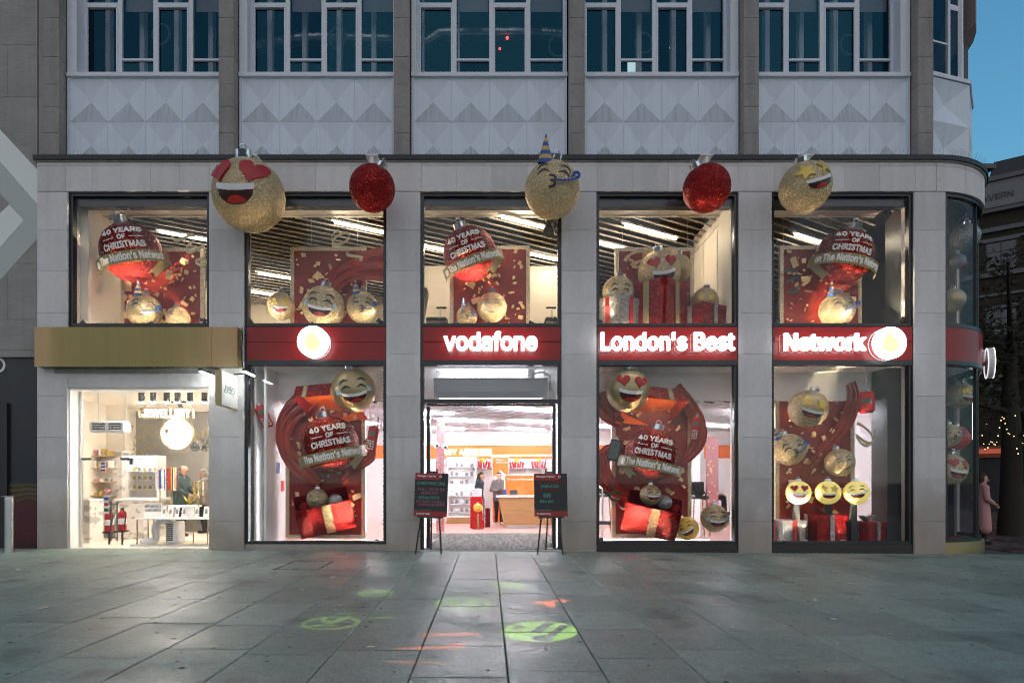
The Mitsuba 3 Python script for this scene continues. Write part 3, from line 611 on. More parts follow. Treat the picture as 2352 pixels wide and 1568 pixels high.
# first floor
Z1 = 7.29
k = put(bp('first_floor_ceiling'), fslab(XL, .25, 8.2, 7.56, 7.64, .3), 'mat_ceiling_black'); labels[k] = {'label': 'black ceiling hung with thin pale battens'}
room1 = sbox(-8.5, .95, 5.1, 7.6).union(sbox(5.1, .95, 8.85, 7.6))
batten_poly(room1, Z1, .27, .034, .03, k, 'mat_batten')
put(bp('soffit'), cat(B(XL, 8.85, .26, .93, 7.34, 7.40), B(XL, 8.85, .90, .94, 7.30, 7.34)), 'mat_soffit')
put(bp('soffit') + '__grille', cat(*[B(x, x + .02, .40, .52, 7.333, 7.339) for x in np.arange(-8.5, 8.8, .06)]), 'mat_mid_grey'); labels[bp('soffit') + '__grille'] = {'kind': 'stuff'}
NUM[bp('soffit') + '__grille'] = 1
put(bp('first_floor_wall'), cat(B(XL - .3, -8.55, .43, 8.2, 4.6, 7.6), B(-8.6, 9.4, 7.7, 7.8, ZF1, 7.56), B(5.12, 5.22, .26, 2.6, ZF1, 7.5), B(-5.45, -5.2, .43, .6, ZF1, 7.4),
    B(-2.15, 2.6, 3.9, 4.0, ZF1, 7.27), B(-2.2, -2.1, 4.0, 7.6, ZF1, 7.27), B(2.55, 2.65, 4.0, 7.6, ZF1, 7.27)), 'mat_cream')
put(bp('door_panel'), cat(B(5.105, 5.119, 1.0, 1.015, ZF1, 7.1), B(5.105, 5.119, 1.9, 1.915, ZF1, 7.1), B(5.09, 5.119, .9, 2.6, 7.1, 7.16)), 'mat_soffit')
put(bp('steel_column'), B(8.86, 9.4, .26, 1.0, ZF1, 7.55), 'mat_steel_panel')
put(bp('steel_column'), B(8.55, 9.3, .45, 1.0, 0, 3.99), 'mat_steel_panel')
def tube_light(p0, p1, rad, label, w=.045, col_=WARM, weight=.8):
    p0, p1 = np.array(p0, float), np.array(p1, float); d = p1 - p0; a = math.degrees(math.atan2(d[1], d[0])); L = np.linalg.norm(d); mid = (p0 + p1) / 2
    t = thing('tube_light', label, 'light', 'tube lights under the batten ceilings')
    put(t + '__tube', obox(mid, (L, w, .05), rot('z', a)), 'mat_lit_white', emit=col_ * rad, weight=weight)
    put(t + '__housing', obox(mid + [0, 0, .05], (L + .16, w + .03, .045), rot('z', a)), 'mat_white')
R1 = 50
for u0, v0, u1, v1, lb in ((772, 510, 884, 537, 'long glowing tube light right of centre in the second upper window'), (625, 632, 664, 640, 'short tube light seen left of the red board in the second upper window'), (592, 670, 622, 679, 'lowest tube light at the left of the second upper window'), (846, 627, 884, 636, 'tube light right of the red board in the second upper window'),
        (1157, 498, 1251, 525, 'long glowing tube light at the top of the middle upper window'), (985, 566, 1022, 578, 'tube light left of the red bauble in the middle upper window'), (1236, 588, 1292, 600, 'tube light at the right edge of the middle upper window'),
        (1430, 515, 1556, 550, 'long glowing tube light in the fourth upper window'), (1366, 553, 1416, 570, 'tube light at the left edge of the fourth upper window'), (1836, 541, 1888, 560, 'tube light behind the red bauble in the fifth upper window')):
    p0, p1 = on_z(u0, v0, 7.22), on_z(u1, v1, 7.22)
    dv = p1 - p0; L = max(1.2, min(np.linalg.norm(dv), 1.6)); dirx = np.array([math.cos(math.radians(30)), math.sin(math.radians(30)), 0]); mid = (p0 + p1) / 2
    tube_light(mid - dirx * L / 2, mid + dirx * L / 2, R1, lb)
tube_light([-7.6, 1.5, 7.22], [-6.2, 2.3, 7.22], R1 * .8, 'tube light above the first upper window display')
# unseen strips added along the upper sills to brighten soffits and displays
for i, (a, b) in enumerate(BAYS):
    t = thing('window_strip_light', ['first', 'second', 'middle', 'fourth', 'fifth'][i] + ' upper window: added unseen strip of warm upward light along its sill', 'light')
    put(t + '__tube', B(fx(a) + .3, fx(b) - .3, .27, .30, ZF1 + .012, ZF1 + .03), 'mat_lit_white', emit=WARM * 24, weight=1.0)
    put(t + '__housing', B(fx(a) + .28, fx(b) - .28, .26, .31, ZF1 + .001, ZF1 + .011), 'mat_white')

for i, nm_, c_ in ((1, 'second', COOL * 170), (3, 'fourth', COOL * [1, .97, .88] * 125), (4, 'fifth', WARM * 60)):  # upward strips added out of view to brighten soffits and displays
    a, b = BAYS[i]; t = thing('footlight_strip', nm_ + ' ground floor window: added strip of upward light along its foot, unseen behind the frame', 'light')
    put(t + '__tube', B(fx(a) + .25, fx(b) - .25, .235, .265, .112, .13), 'mat_lit_white', emit=c_, weight=1.8)
    put(t + '__housing', B(fx(a) + .23, fx(b) - .23, .225, .275, .101, .111), 'mat_white')
# ground floor shop
put(bp('shop_floor'), fslab(-4.95, .2, 8.7, -.06, .03), 'mat_pink_floor')
put(bp('door_mat'), B(-1.55, 1.65, .02, 4.2, -.05, .036), 'mat_carpet')
put(bp('threshold'), B(fx(965), fx(1290), -.02, .12, -.1, .03), 'mat_steel')
put(bp('display_plinth'), cat(B(-4.9, fx(887) + .2, .22, 1.3, -.05, .10), B(fx(1370) - .2, 8.8, .22, 1.3, -.05, .10)), 'mat_white')
Z0 = 3.20
k = put(bp('shop_ceiling'), fslab(-5.0, 1.04, 8.7, 3.50, 3.58, .3), 'mat_ceiling_black'); labels[k] = {'label': 'black ceiling hung with white battens over the shop floor'}
batten_poly(sbox(-4.95, 1.06, 10.6, 8.55), Z0, .27, .075, .03, k, 'mat_batten_white')
put(bp('shop_soffit'), cat(B(-4.95, 8.9, .22, 1.02, 3.88, 3.985), B(-4.95, 8.9, 1.0, 1.05, 3.24, 3.88)), 'mat_white')
put(bp('shop_soffit') + '__grille', cat(*[B(x, x + .03, .35, .85, 3.873, 3.879) for x in np.concatenate([np.arange(-4.6, -2.2, .085), np.arange(2.4, 8.2, .085)])]), 'mat_soffit'); labels[bp('shop_soffit') + '__grille'] = {'kind': 'stuff'}
put(bp('shop_wall'), cat(B(-5.0, -4.95, .43, 8.7, 0, 3.99), B(-5.0, XR - .2, 8.62, 8.72, 0, 3.5), B(fx(887) + .01, fx(887) + .12, .45, 1.0, 0.03, 3.88), B(fx(1290) - .02, fx(1290) + .08, .45, 1.0, .03, 3.88), B(5.4, 5.5, .45, 1.0, .1, 3.88), B(5.42, 5.52, 3.0, 8.6, .03, 3.5), B(8.9, 8.96, 1, 8.7, .03, 3.99)), 'mat_white')
put(bp('wall_band'), B(-4.94, 8.88, 8.57, 8.615, 2.27, 2.72), 'mat_orange')
put(bp('wall_light_line'), B(-.9, 3.4, 8.55, 8.568, 2.36, 2.385), 'mat_lit_white', emit=(4, 3.8, 3.6), weight=.5)
gl, w, w0 = word('EASY AS', .17)
for g in gl: put(bp('wall_lettering') , xf(upright(extr(affinity.scale(g, 1.1, 1, origin=(0, 0)), .03)), t=(-1.75, 8.568, 2.40)), 'mat_lit_white', emit=(3, 3, 3), weight=.2)
for a, b in ((-.55, 0.0), (.0, .42)): put(bp('wall_lightbox'), B(-.62 + a + .35, -.62 + b + .30, 8.53, 8.568, 2.36, 2.60), 'mat_lit_white', emit=(3, 3, 3), weight=.3)
RG = 68
for x, y, lb in ((-3.9, 2.2, 'high behind the board in the second ground floor window, front one'), (-3.9, 5.2, 'behind the board in the second ground floor window, rear one'), (-1.5, 2.6, 'near the left door leaf of the entrance'), (-.6, 4.6, 'left of centre over the carpet inside the entrance'), (.9, 2.0, 'over the mat just inside the entrance, the nearest'), (1.5, 5.0, 'above the wooden counter'), (-1.4, 7.0, 'above the white wall cabinet'), (3.4, 3.0, 'behind the board in the fourth ground floor window, front one'), (3.4, 6.2, 'behind the board in the fourth ground floor window, rear one'), (6.8, 2.6, 'behind the board in the fifth ground floor window, front one'), (6.8, 6.0, 'behind the board in the fifth ground floor window, rear one'), (1.2, 7.3, 'at the back above the standing man')):
    tube_light([x - .6, y - .35, 3.165], [x + .6, y + .35, 3.165], RG, 'white ceiling light ' + lb, .11, COOL, .9)
# edge lights of the ground floor windows
def led(u, Y, z0, z1, label, w=.022, rad=18):
    t = thing('led_strip', label, 'light'); x = yx(u, Y)
    put(t + '__strip', B(x - w / 2, x + w / 2, Y - .01, Y, z0, z1), 'mat_lit_white', emit=COOL * rad, weight=.5)
    put(t + '__channel', B(x - w / 2 - .012, x + w / 2 + .012, Y + .002, Y + .02, z0 - .01, z1 + .01), 'mat_white')
led(610, .5, .12, 2.15, 'bright vertical white light strip at the left edge of the second ground floor window', .035)
led(617.5, 1.2, .2, 2.1, 'thin vertical light strip beside the left wall in the second ground floor window', .02)
led(975.5, .3, .05, 2.75, 'vertical white light strip between the entrance frame and its left door post', .035, 6)
led(1280.5, .3, .05, 2.75, 'vertical white light strip between the entrance frame and its right door post', .03, 4)
led(2012, 1.6, .15, 2.2, 'vertical white light strip beside the grey column in the fifth ground floor window', .05, 5)
led(838, 3.2, .15, 2.3, 'vertical white light strip right of the board in the second ground floor window', .06, 7)
t = thing('led_strip', 'horizontal white light strip along the foot of the fourth ground floor window', 'light')
put(t + '__strip', B(fx(1385), fx(1680), 1.28, 1.3, .105, .14), 'mat_lit_white', emit=COOL * 4, weight=1)
# pale side walls close to the window in bay two
put(bp('shop_wall'), cat(B(-4.75, -4.70, .3, 2.4, .1, 3.88)), 'mat_white')

# entrance
x0, x1 = fx(965), fx(1290); ZT0, ZT1 = fz(925), fz(916)
e = put(bp('entrance'), cat(B(x0, x0 + .07, YW, YW + .13, -.1, Z_LOW + .1), B(x1 - .07, x1, YW, YW + .13, -.1, Z_LOW + .1), B(x0 + .07, x1 - .07, YW, YW + .13, ZT0, ZT1), B(x0 + .07, x1 - .07, YW, YW + .13, Z_LOW, Z_LOW + .09),
    B(yx(981, .3), yx(988, .3), .25, .36, -.05, fz(929)), B(yx(1268, .3), yx(1276, .3), .25, .36, -.05, fz(929)), B(yx(981, .3), yx(1276, .3), .25, .36, fz(928), fz(925))), 'mat_frame_black')
put(e + '__pane', B(x0 + .06, x1 - .06, YW + .06, YW + .07, ZT1 - .01, Z_LOW + .01), 'mat_glass')
for sx, u in ((1, 989), (-1, 1266)):
    xx = yx(u, .4)
    dk = thing('glass_door', 'open glass door on the %s of the shop entrance with a tall steel pull handle' % ('left' if sx > 0 else 'right'), 'door')
    put(dk + '__leaf', obox([xx + sx * .035, .95, 1.36], (.012, 1.1, 2.6), rot('z', -sx * 4)), 'mat_clear_glass')
    put(dk + '__rail', obox([xx + sx * .035, .95, .09], (.03, 1.1, .1), rot('z', -sx * 4)), 'mat_steel')
    for dx in (-.05, .07):
        put(dk + '__handle', rod([xx + sx * .1 + dx, 1.35, .55], [xx + sx * .1 + dx, 1.35, 2.02], .013), 'mat_steel', True)
    put(dk + '__handle_fixing', cat(rod([xx + sx * .1 - .05, 1.35, 1.86], [xx + sx * .1 + .07, 1.35, 1.86], .009), rod([xx + sx * .1 - .05, 1.35, .7], [xx + sx * .1 + .07, 1.35, .7], .009)), 'mat_steel', True)
h = thing('air_curtain', 'long pale grey air heater hanging behind the glass above the entrance', 'heater')
Yh = .62; hx0, hx1 = yx(996, Yh), yx(1258, Yh); hz1, hz0 = yz(870, Yh), yz(900, Yh)
v = []
mat('appliance_grey', (.40, .42, .44), .4)
put(h + '__casing', m3.Manifold.hull_points(np.array([[x, y, z] for x in (hx0, hx1) for y, z in ((Yh, hz1), (Yh, hz0), (Yh + .3, hz1), (Yh + .3, hz0 - .12), (Yh + .08, hz0 - .12))])), 'mat_appliance_grey')
put(h + '__outlet', B(hx0 + .12, hx1 - .12, Yh + .09, Yh + .2, hz0 - .128, hz0 - .121), 'mat_white', emit=COOL * 2.2, weight=1)  # outlet glows in place of light falling on the slanted underside
put(h + '__top_light', B(hx0 + .1, hx1 - .1, Yh + .12, Yh + .2, hz1 + .004, hz1 + .02), 'mat_lit_white', emit=COOL * 9, weight=.6)  # uplight added out of view to brighten the space over the door
put(h + '__top_rail', B(hx0 - .0, hx1, Yh - .01, Yh + .02, hz1, hz1 + .015), 'mat_dark_grey')
for u in (1002, 1006, 1252): put(h + '__hanger', rod([yx(u, Yh), Yh + .1, hz1], [yx(u, Yh), Yh + .1, 3.88], .008), 'mat_steel')
put(h + '__pipe', cat(tube([[hx1 - .3, Yh + .1, hz1 + .02], [hx1 - .3, Yh + .1, hz1 + .12], [hx1 - .1, Yh + .1, hz1 + .16], [hx1 + .05, Yh + .1, hz1 + .08], [hx1 + .08, Yh + .1, hz0 + .05]], .03, 8), tube([[hx1 - .36, Yh + .1, hz1 + .02], [hx1 - .36, Yh + .1, hz1 + .3]], .09, 10)), 'mat_steel', 40)

# jeweller's room
jx0, jx1 = -9.9, -5.28; JZ = 3.42
put(bp('jewellery_room'), cat(B(jx0 - .1, jx0, .46, 6.4, 0, 3.99), B(jx1, jx1 + .1, .46, 6.4, 0, 3.99), B(jx0, jx1, .46, 6.4, JZ, JZ + .1)), 'mat_cream'); labels[bp('jewellery_room')] = {'label': 'cream walls and ceiling of the jewellery shop'}
put(bp('jewellery_back_wall'), B(jx0, jx1, 4.55, 4.65, 0, JZ), 'mat_wall_grey')
put(bp('jewellery_floor'), B(jx0, jx1, .1, 6.4, -.05, .05), 'mat_pale_floor')
put(bp('jewellery_alcove'), B(jx0, jx0 + .5, 3.2, 3.3, 0, JZ - .002), 'mat_cream')
for q, u in enumerate((325, 352, 383, 408, 437, 470)):
    t = thing('ceiling_downlight', 'cylinder downlight on the jewellery shop ceiling, ' + ['first', 'second', 'third', 'fourth', 'fifth', 'sixth'][q] + ' from the left', 'light')
    c = on_z(u, 892, JZ - .01); c = np.array([yx(u, .95), .95, JZ])
    put(t + '__body', tube([c, c - [0, 0, .11], c - [0, 0, .22]], .062, 16), 'mat_dark_grey', 40)
    put(t + '__lens', tube([c - [0, 0, .222], c - [0, 0, .225], c - [0, 0, .23]], .055, 16), 'mat_lit_white', emit=WARM * [1, 1.1, 1.35] * 800, weight=.7)
for q, (x, y) in enumerate(((-7.6, 2.4), (-6.2, 2.4), (-7.2, 3.7), (-6.1, 3.8))):
    t = thing('track_spot', 'black track spotlight deep in the jewellery shop, ' + ['front left', 'front right', 'rear left', 'rear right'][q] + ' of four', 'light')
    put(t + '__rail', B(x - .2, x + .2, y - .015, y + .015, JZ - .04, JZ), 'mat_black')
    R_ = rot('y', 25 if q % 2 else -25)
    put(t + '__head', xf(tube([[0, 0, 0], [0, 0, -.08], [0, 0, -.2]], [.04, .05, .055], 14), R_, [x, y, JZ - .06]), 'mat_dark_grey', 40)
    put(t + '__lens', xf(tube([[0, 0, -.201], [0, 0, -.205], [0, 0, -.21]], .05, 14), R_, [x, y, JZ - .06]), 'mat_lit_white', emit=WARM * [1, 1.1, 1.35] * 850, weight=.7)
# ---------------- Christmas display: baubles, boards, boxes ----------------
def nrm(v): return np.asarray(v, float) / np.linalg.norm(v)
def aim(c, yaw=0, pitch=0, roll=0):
    """columns: right, up, out. Faces the square's middle, then turned right / up / clockwise by degrees"""
    f = nrm(CAM - c); r = nrm(np.cross([0, 0, 1], f)); u = np.cross(f, r)
    y, p, q = map(math.radians, (yaw, pitch, roll))
    f, r = f * math.cos(y) + r * math.sin(y), r * math.cos(y) - f * math.sin(y)
    f, u = f * math.cos(p) + u * math.sin(p), u * math.cos(p) - f * math.sin(p)
    r, u = r * math.cos(q) - u * math.sin(q), u * math.cos(q) + r * math.sin(q)
    return np.stack([r, u, f], 1)
def fine(m, e):
    v, f = trimesh.remesh.subdivide_to_size(m[0], m[1], e, max_iter=14); return v, f
def on_ball(poly, k0, k1, e=.17):
    m = extr(poly.simplify(.006), .05)
    if m is None: return None
    v, f = fine(m, e) if e else m
    a, b = v[:, 0], v[:, 1]; rr = np.sqrt(a * a + b * b); th = np.minimum(rr, 1.35) * 1.05        # near orthographic in the middle, wraps round at the rim
    th = np.where(rr < .9, np.arcsin(np.minimum(rr, .9)), np.arcsin(.9) + (rr - .9) * 1.3)
    s = np.where(rr > 1e-9, np.sin(th) / np.maximum(rr, 1e-9), 1); k = k0 + (k1 - k0) * v[:, 2] / .05
    return np.stack([a * s * k, b * s * k, np.cos(th) * k], 1), f
def heart(cx, cy, s, rt=0):
    t = np.linspace(0, 2 * np.pi, 40)[:-1]
    p = Polygon(np.stack([16 * np.sin(t) ** 3, 13 * np.cos(t) - 5 * np.cos(2 * t) - 2 * np.cos(3 * t) - np.cos(4 * t)], 1) / 17 * s)
    return affinity.translate(affinity.rotate(p, rt, origin=(0, 0)), cx, cy)
def star(cx, cy, s, rt=0):
    t = np.arange(10) * np.pi / 5 + np.pi / 2; r = np.where(np.arange(10) % 2, .47, 1.0) * s
    p = Polygon(np.stack([r * np.cos(t), r * np.sin(t)], 1)).buffer(.03 * s)
    return affinity.translate(affinity.rotate(p, rt, origin=(0, 0)), cx, cy)
def bow(cx, cy, w, h, th, rt=0, n=14):
    """an arched stroke, thick in the middle; h < 0 bends it down"""
    t = np.linspace(-1, 1, n); y = h * (1 - t * t); k = th * (1 - .75 * t * t)
    p = Polygon(np.vstack([np.stack([t * w, y + k / 2], 1), np.stack([t * w, y - k / 2], 1)[::-1]])).buffer(.008)
    return affinity.translate(affinity.rotate(p, rt, origin=(0, 0)), cx, cy)
def grin(cx, cy, w, h, rt=0):
    t = np.linspace(-1, 1, 15)
    top = np.stack([t * w, .10 * h - .16 * h * (1 - t * t)], 1); bot = np.stack([t[::-1] * w, .10 * h - h * np.sqrt(np.maximum(1 - np.abs(t[::-1]) ** 2.3, 0))], 1)
    full = Polygon(np.vstack([top, bot])).buffer(.012)
    teeth = full.intersection(Polygon(np.vstack([top + [0, .06], (top + [0, -.26 * h])[::-1]])))
    tongue = full.buffer(-.02).intersection(affinity.scale(Point(w * .1, -h * .95).buffer(1), w * .62, h * .42))
    return [affinity.translate(affinity.rotate(g, rt, origin=(0, 0)), cx, cy) for g in (full, teeth, tongue)]
def ball_mesh(r, n=4): return np.array(trimesh.creation.icosphere(n).vertices) * r, np.array(trimesh.creation.icosphere(n).faces)
ICO = {n: trimesh.creation.icosphere(n) for n in (2, 3, 4)}
def bauble(u, v, r, Y, label, face=None, roll=0, yaw=0, pitch=0, m='mat_gold_glitter', capm='mat_chrome', group=None, squash=1.0, kind='bauble', name='bauble', glow=None, cap=True):
    c = at(u, v, Y); R = px(r, Y); A = aim(c, yaw, pitch, roll); far_ = r < 34
    o = thing(name, label, kind, group)
    def w(mesh, **k): return xf(mesh, A, c, R)
    def add(part, mesh, mt, smooth=40, **k):
        if mesh is not None: return put(o + '__' + part, w(mesh), mt, smooth, **k)
    b = ICO[4 if r > 40 else 3]; bv = np.array(b.vertices); add('ball', (bv, np.array(b.faces)), m, True, **({'emit': glow, 'weight': .1} if glow else {}))
    C0 = aim(c, yaw * .35, pitch * .25, roll)                       # the hanger stays near the top
    def addc(part, mesh, mt): put(o + '__' + part, xf(mesh, C0, c, R), mt, 40)
    if cap:
        addc('cap', tube([[0, .93, 0], [0, .965, 0], [0, 1.06, 0], [0, 1.17, 0], [0, 1.18, 0]], [.23, .24, .235, .235, .2], 18), capm)
        t = np.linspace(0, 2 * np.pi, 13); addc('ring', tube(np.stack([.085 * np.cos(t), 1.24 + .085 * np.sin(t), 0 * t], 1), .018, 5), 'mat_chrome')
    if not face: return o, c, R, A
    ink = 'mat_ink'
    def d(part, poly, mt, k0=.97, k1=1.015): return add(part, on_ball(poly, k0, k1), mt)
    def mouth(cx, cy, wd, h, rt=0, k1=1.012):
        g = grin(cx, cy, wd, h, rt); d('mouth', g[0], 'mat_mouth', .97, k1); d('tongue', g[2], 'mat_tongue', .97, k1 + .008); d('teeth', g[1], 'mat_teeth', .97, k1 + .016)
    if face == 'heart':
        for s in (-1, 1): d('heart_eye', heart(s * .44, .34, .36, -s * 10) if r > 60 else heart(s * .37, .36, .29, -s * 8), 'mat_heart_red', .95, 1.06)
        mouth(0, -.06, .52, .54)
    elif face == 'laugh':
        for s in (-1, 1):
            d('eye', bow(s * .34, .18, .2, .10, .075, -s * 8), ink, .97, 1.02); d('eyebrow', bow(s * .38, .46, .2, .09, .05, -s * 16), ink, .97, 1.02)
            d('tear', affinity.rotate(affinity.scale(Point(s * .66, .06).buffer(1), .065, .13), s * 30), 'mat_tear', .97, 1.05)
        mouth(0, -.04, .54, .46)
    elif face == 'star':
        for s in (-1, 1): d('star_eye', star(s * .38, .30, .33, -s * 8), 'mat_star', .95, 1.06)
        mouth(0, -.10, .52, .42)
    elif face == 'smile':
        for s in (-1, 1): d('eye', bow(s * .3, .15, .2, .10, .06, -s * 6), ink); d('eyebrow', bow(s * .33, .38, .19, .06, .04, -s * 12), ink)
        d('mouth', bow(0, -.14, .46, -.22, .06), ink)
    elif face == 'party':
        for s in (-1, 1): d('eye', bow(s * .36, .14, .2, .12, .08, -s * 10), ink); d('eyebrow', bow(s * .4, .4, .2, .1, .05, -s * 22), ink)
        k_ = unary_union([LineString([(-.12, .04), (.02, .03), (.1, -.05), (.04, -.12), (-.08, -.14), (.04, -.17), (.1, -.24), (.04, -.32), (-.1, -.34)]).buffer(.032)])
        d('mouth', k_, ink, .97, 1.03)
        t = np.linspace(0, 1, 12); pts = np.stack([.08 + .72 * t, -.14 + .03 * t + .22 * t ** 3, np.sqrt(np.maximum(1.03 - (.08 + .72 * t) ** 2, .1)) + .03 + .16 * t], 1)
        cu = np.stack([.80 + .10 * np.sin(np.linspace(0, 5.2, 12)), .17 - .10 + .10 * 1 + .1 - .10 * np.cos(np.linspace(0, 5.2, 12)) , np.full(12, pts[-1, 2])], 1)
        bl = add('blower', tube(np.vstack([pts, cu[1:] - cu[0] + pts[-1]]), np.concatenate([np.linspace(.03, .055, 12), np.full(11, .055)]), 8), 'mat_blue')
        for q in range(4, 12, 2): add('blower__spot', xf((np.array(ICO[2].vertices) * .026, np.array(ICO[2].faces)), None, pts[q] + [0, .01, .05]), 'mat_white')
        hat_dir = nrm([-.36, .93, .05]) if r > 50 else nrm([.5, .85, .1] if face == 'partyr' else [-.4, .9, .1])
        party_hat(o, c, R, C0, nrm([-.36, .80, .22]), nrm([-.10, 1, .0]))
    return o, c, R, A
def party_hat(o, c, R, A, base, ax):
    p0 = base * .93; L = .95; bands = 7; n = 16
    e1 = nrm(np.cross(ax, [0, 0, 1])); e2 = np.cross(ax, e1); t = np.arange(n) * 2 * np.pi / n
    for k in range(bands):
        v = np.vstack([p0 + ax * L * h + (.27 * (1 - h) + .006) * (np.cos(t)[:, None] * e1 + np.sin(t)[:, None] * e2) for h in (k / bands, (k + 1) / bands)])
        f = []
        for j in range(n): q = (j + 1) % n; f += [[j, q, n + q], [j, n + q, n + j]]
        put(o + '__party_hat' + ('__stripe' if k else ''), xf((v, np.array(f)), A, c, R), 'mat_blue' if k % 2 == 0 else 'mat_hat_yellow', 30)
mat('pale_yellow', (.85, .70, .26), .3); mat('tear', (.45, .62, .75), .2); mat('star', (.62, .43, .10), .3, metal=.4); mat('hat_yellow', (.55, .36, .10), .5)
mat('ribbon_gold', (.27, .215, .10), .45, metal=.3); mat('print_white', (.8, .78, .74), .5)
mat('matt_gold', (.42, .33, .18), .38, metal=.5)

# -- outside, on brackets under the cornice
def bracket(u, label):
    x = yx(u, -.25); b = thing('wall_bracket', label, 'bracket')
    put(b + '__arm', B(x - .028, x + .028, -.40, -.001, 7.80, 7.96), 'mat_white'); put(b + '__flange', B(x - .12, x + .12, -.42, -.06, 7.961, 7.985), 'mat_white')
bracket(583, 'white steel bracket behind the heart eyed bauble'); bracket(857, 'white steel bracket above the left red bauble'); bracket(1272, 'white steel bracket behind the party hat bauble'); bracket(1618, 'white steel bracket above the right red bauble'); bracket(1845, 'white steel bracket above the star eyed bauble')
YB = -.62
bauble(572, 450, 80, YB, 'largest gold glitter bauble with red heart eyes and open mouth, hanging outside', 'heart', roll=-8, yaw=-25, pitch=18)
bauble(855, 433, 52, YB, 'red glitter bauble with no face hanging outside, left one', None, roll=24, m='mat_red_glitter')
bauble(1268, 437, 62.5, YB, 'gold glitter bauble outside with closed eyes, blue party blower and striped hat', 'party', roll=8, yaw=3, pitch=26)
bauble(1623, 433, 53, YB, 'red glitter bauble with no face hanging outside, right one', None, roll=-26, m='mat_red_glitter')
bauble(1849, 431, 56, YB, 'gold glitter bauble outside with a yellow star eye and open mouth turned right', 'star', roll=-6, yaw=34, pitch=22)

# -- boards with confetti
def board_fn(p, n, uv):
    s = .036; g = dr.abs(p.x / s - dr.floor(p.x / s) - .5) + dr.abs(p.z / s - dr.floor(p.z / s) - .5)
    c = MX(mi.Color3f(.30, .026, .010), mi.Color3f(.16, .011, .010), FB(p.x * .8, p.y, p.z * .8 + 3))
    return MX(c, c * 1.8 + mi.Color3f(.03, .012, .006), SS(.30, .12, g))
mat('board_red', mikit.proc(board_fn), .45)
mat('gold_trim', mikit.proc(lambda p, n, uv: mi.Color3f(.60, .50, .33) * (.6 + .8 * mikit.cell_rand(dr.floor(p.x * 60), dr.floor(p.y * 60), dr.floor(p.z * 60)))), .4, metal=.4)
mat('plywood', (.45, .34, .20), .6); mat('confetti', (.80, .62, .32), .4, metal=.15)
def board(u0, u1, v0, v1, Y, label, seed, n=26, th=.07, lean=0):
    a, b_ = at(u0, v1, Y), at(u1, v0, Y); o = thing('display_board', label, 'board'); w = .085
    x0, x1, z0, z1 = a[0], b_[0], a[2], b_[2]
    put(o + '__panel', B(x0 + w, x1 - w, Y, Y + th - .01, z0 + w, z1 - w), 'mat_board_red')
    put(o + '__gold_border', frame(x0, x1, z0, z1, w - .002, Y - .012, Y + th), 'mat_gold_trim')
    rg = np.random.default_rng(seed)
    for q in range(int(n * 1.9)):
        s = rg.choice([.035, .055, .085, .13], p=[.25, .35, .28, .12]); cx, cz = rg.uniform(x0 + .15, x1 - .15), rg.uniform(z0 + .15, z1 - .15)
        R_ = rot('y', rg.uniform(0, 180)) @ rot('x', rg.uniform(-50, 50)) @ rot('z', rg.uniform(-40, 40))
        put(o + '__confetti', obox([cx, Y - .03 - s * .45, cz], (s * rg.uniform(.9, 1.8), .004, s), R_), 'mat_confetti')
    return o
YBD = 1.05
board(278, 469, 570, 760, YBD, 'red confetti board with gold border in the first upper window', 1, 34)
board(667, 841, 568, 760, YBD, 'red confetti board with a swirl of cloth in the second upper window', 2, 26)
board(1033, 1217, 565, 760, YBD, 'red confetti board behind the text bauble in the middle upper window', 3, 32)
board(1413, 1594, 569, 760, YBD, 'red confetti board behind the gift boxes in the fourth upper window', 4, 24)
board(1791, 1979, 565, 760, YBD, 'red confetti board in the fifth upper window', 5, 28)
board(656, 839, 899, 1236, YBD, 'tall red confetti board in the second ground floor window', 6, 34)
board(1405, 1588, 898, 1234, YBD, 'tall red confetti board in the fourth ground floor window', 7, 34)
board(1781, 1962, 898, 1243, YBD, 'tall red confetti board in the fifth ground floor window', 8, 36)

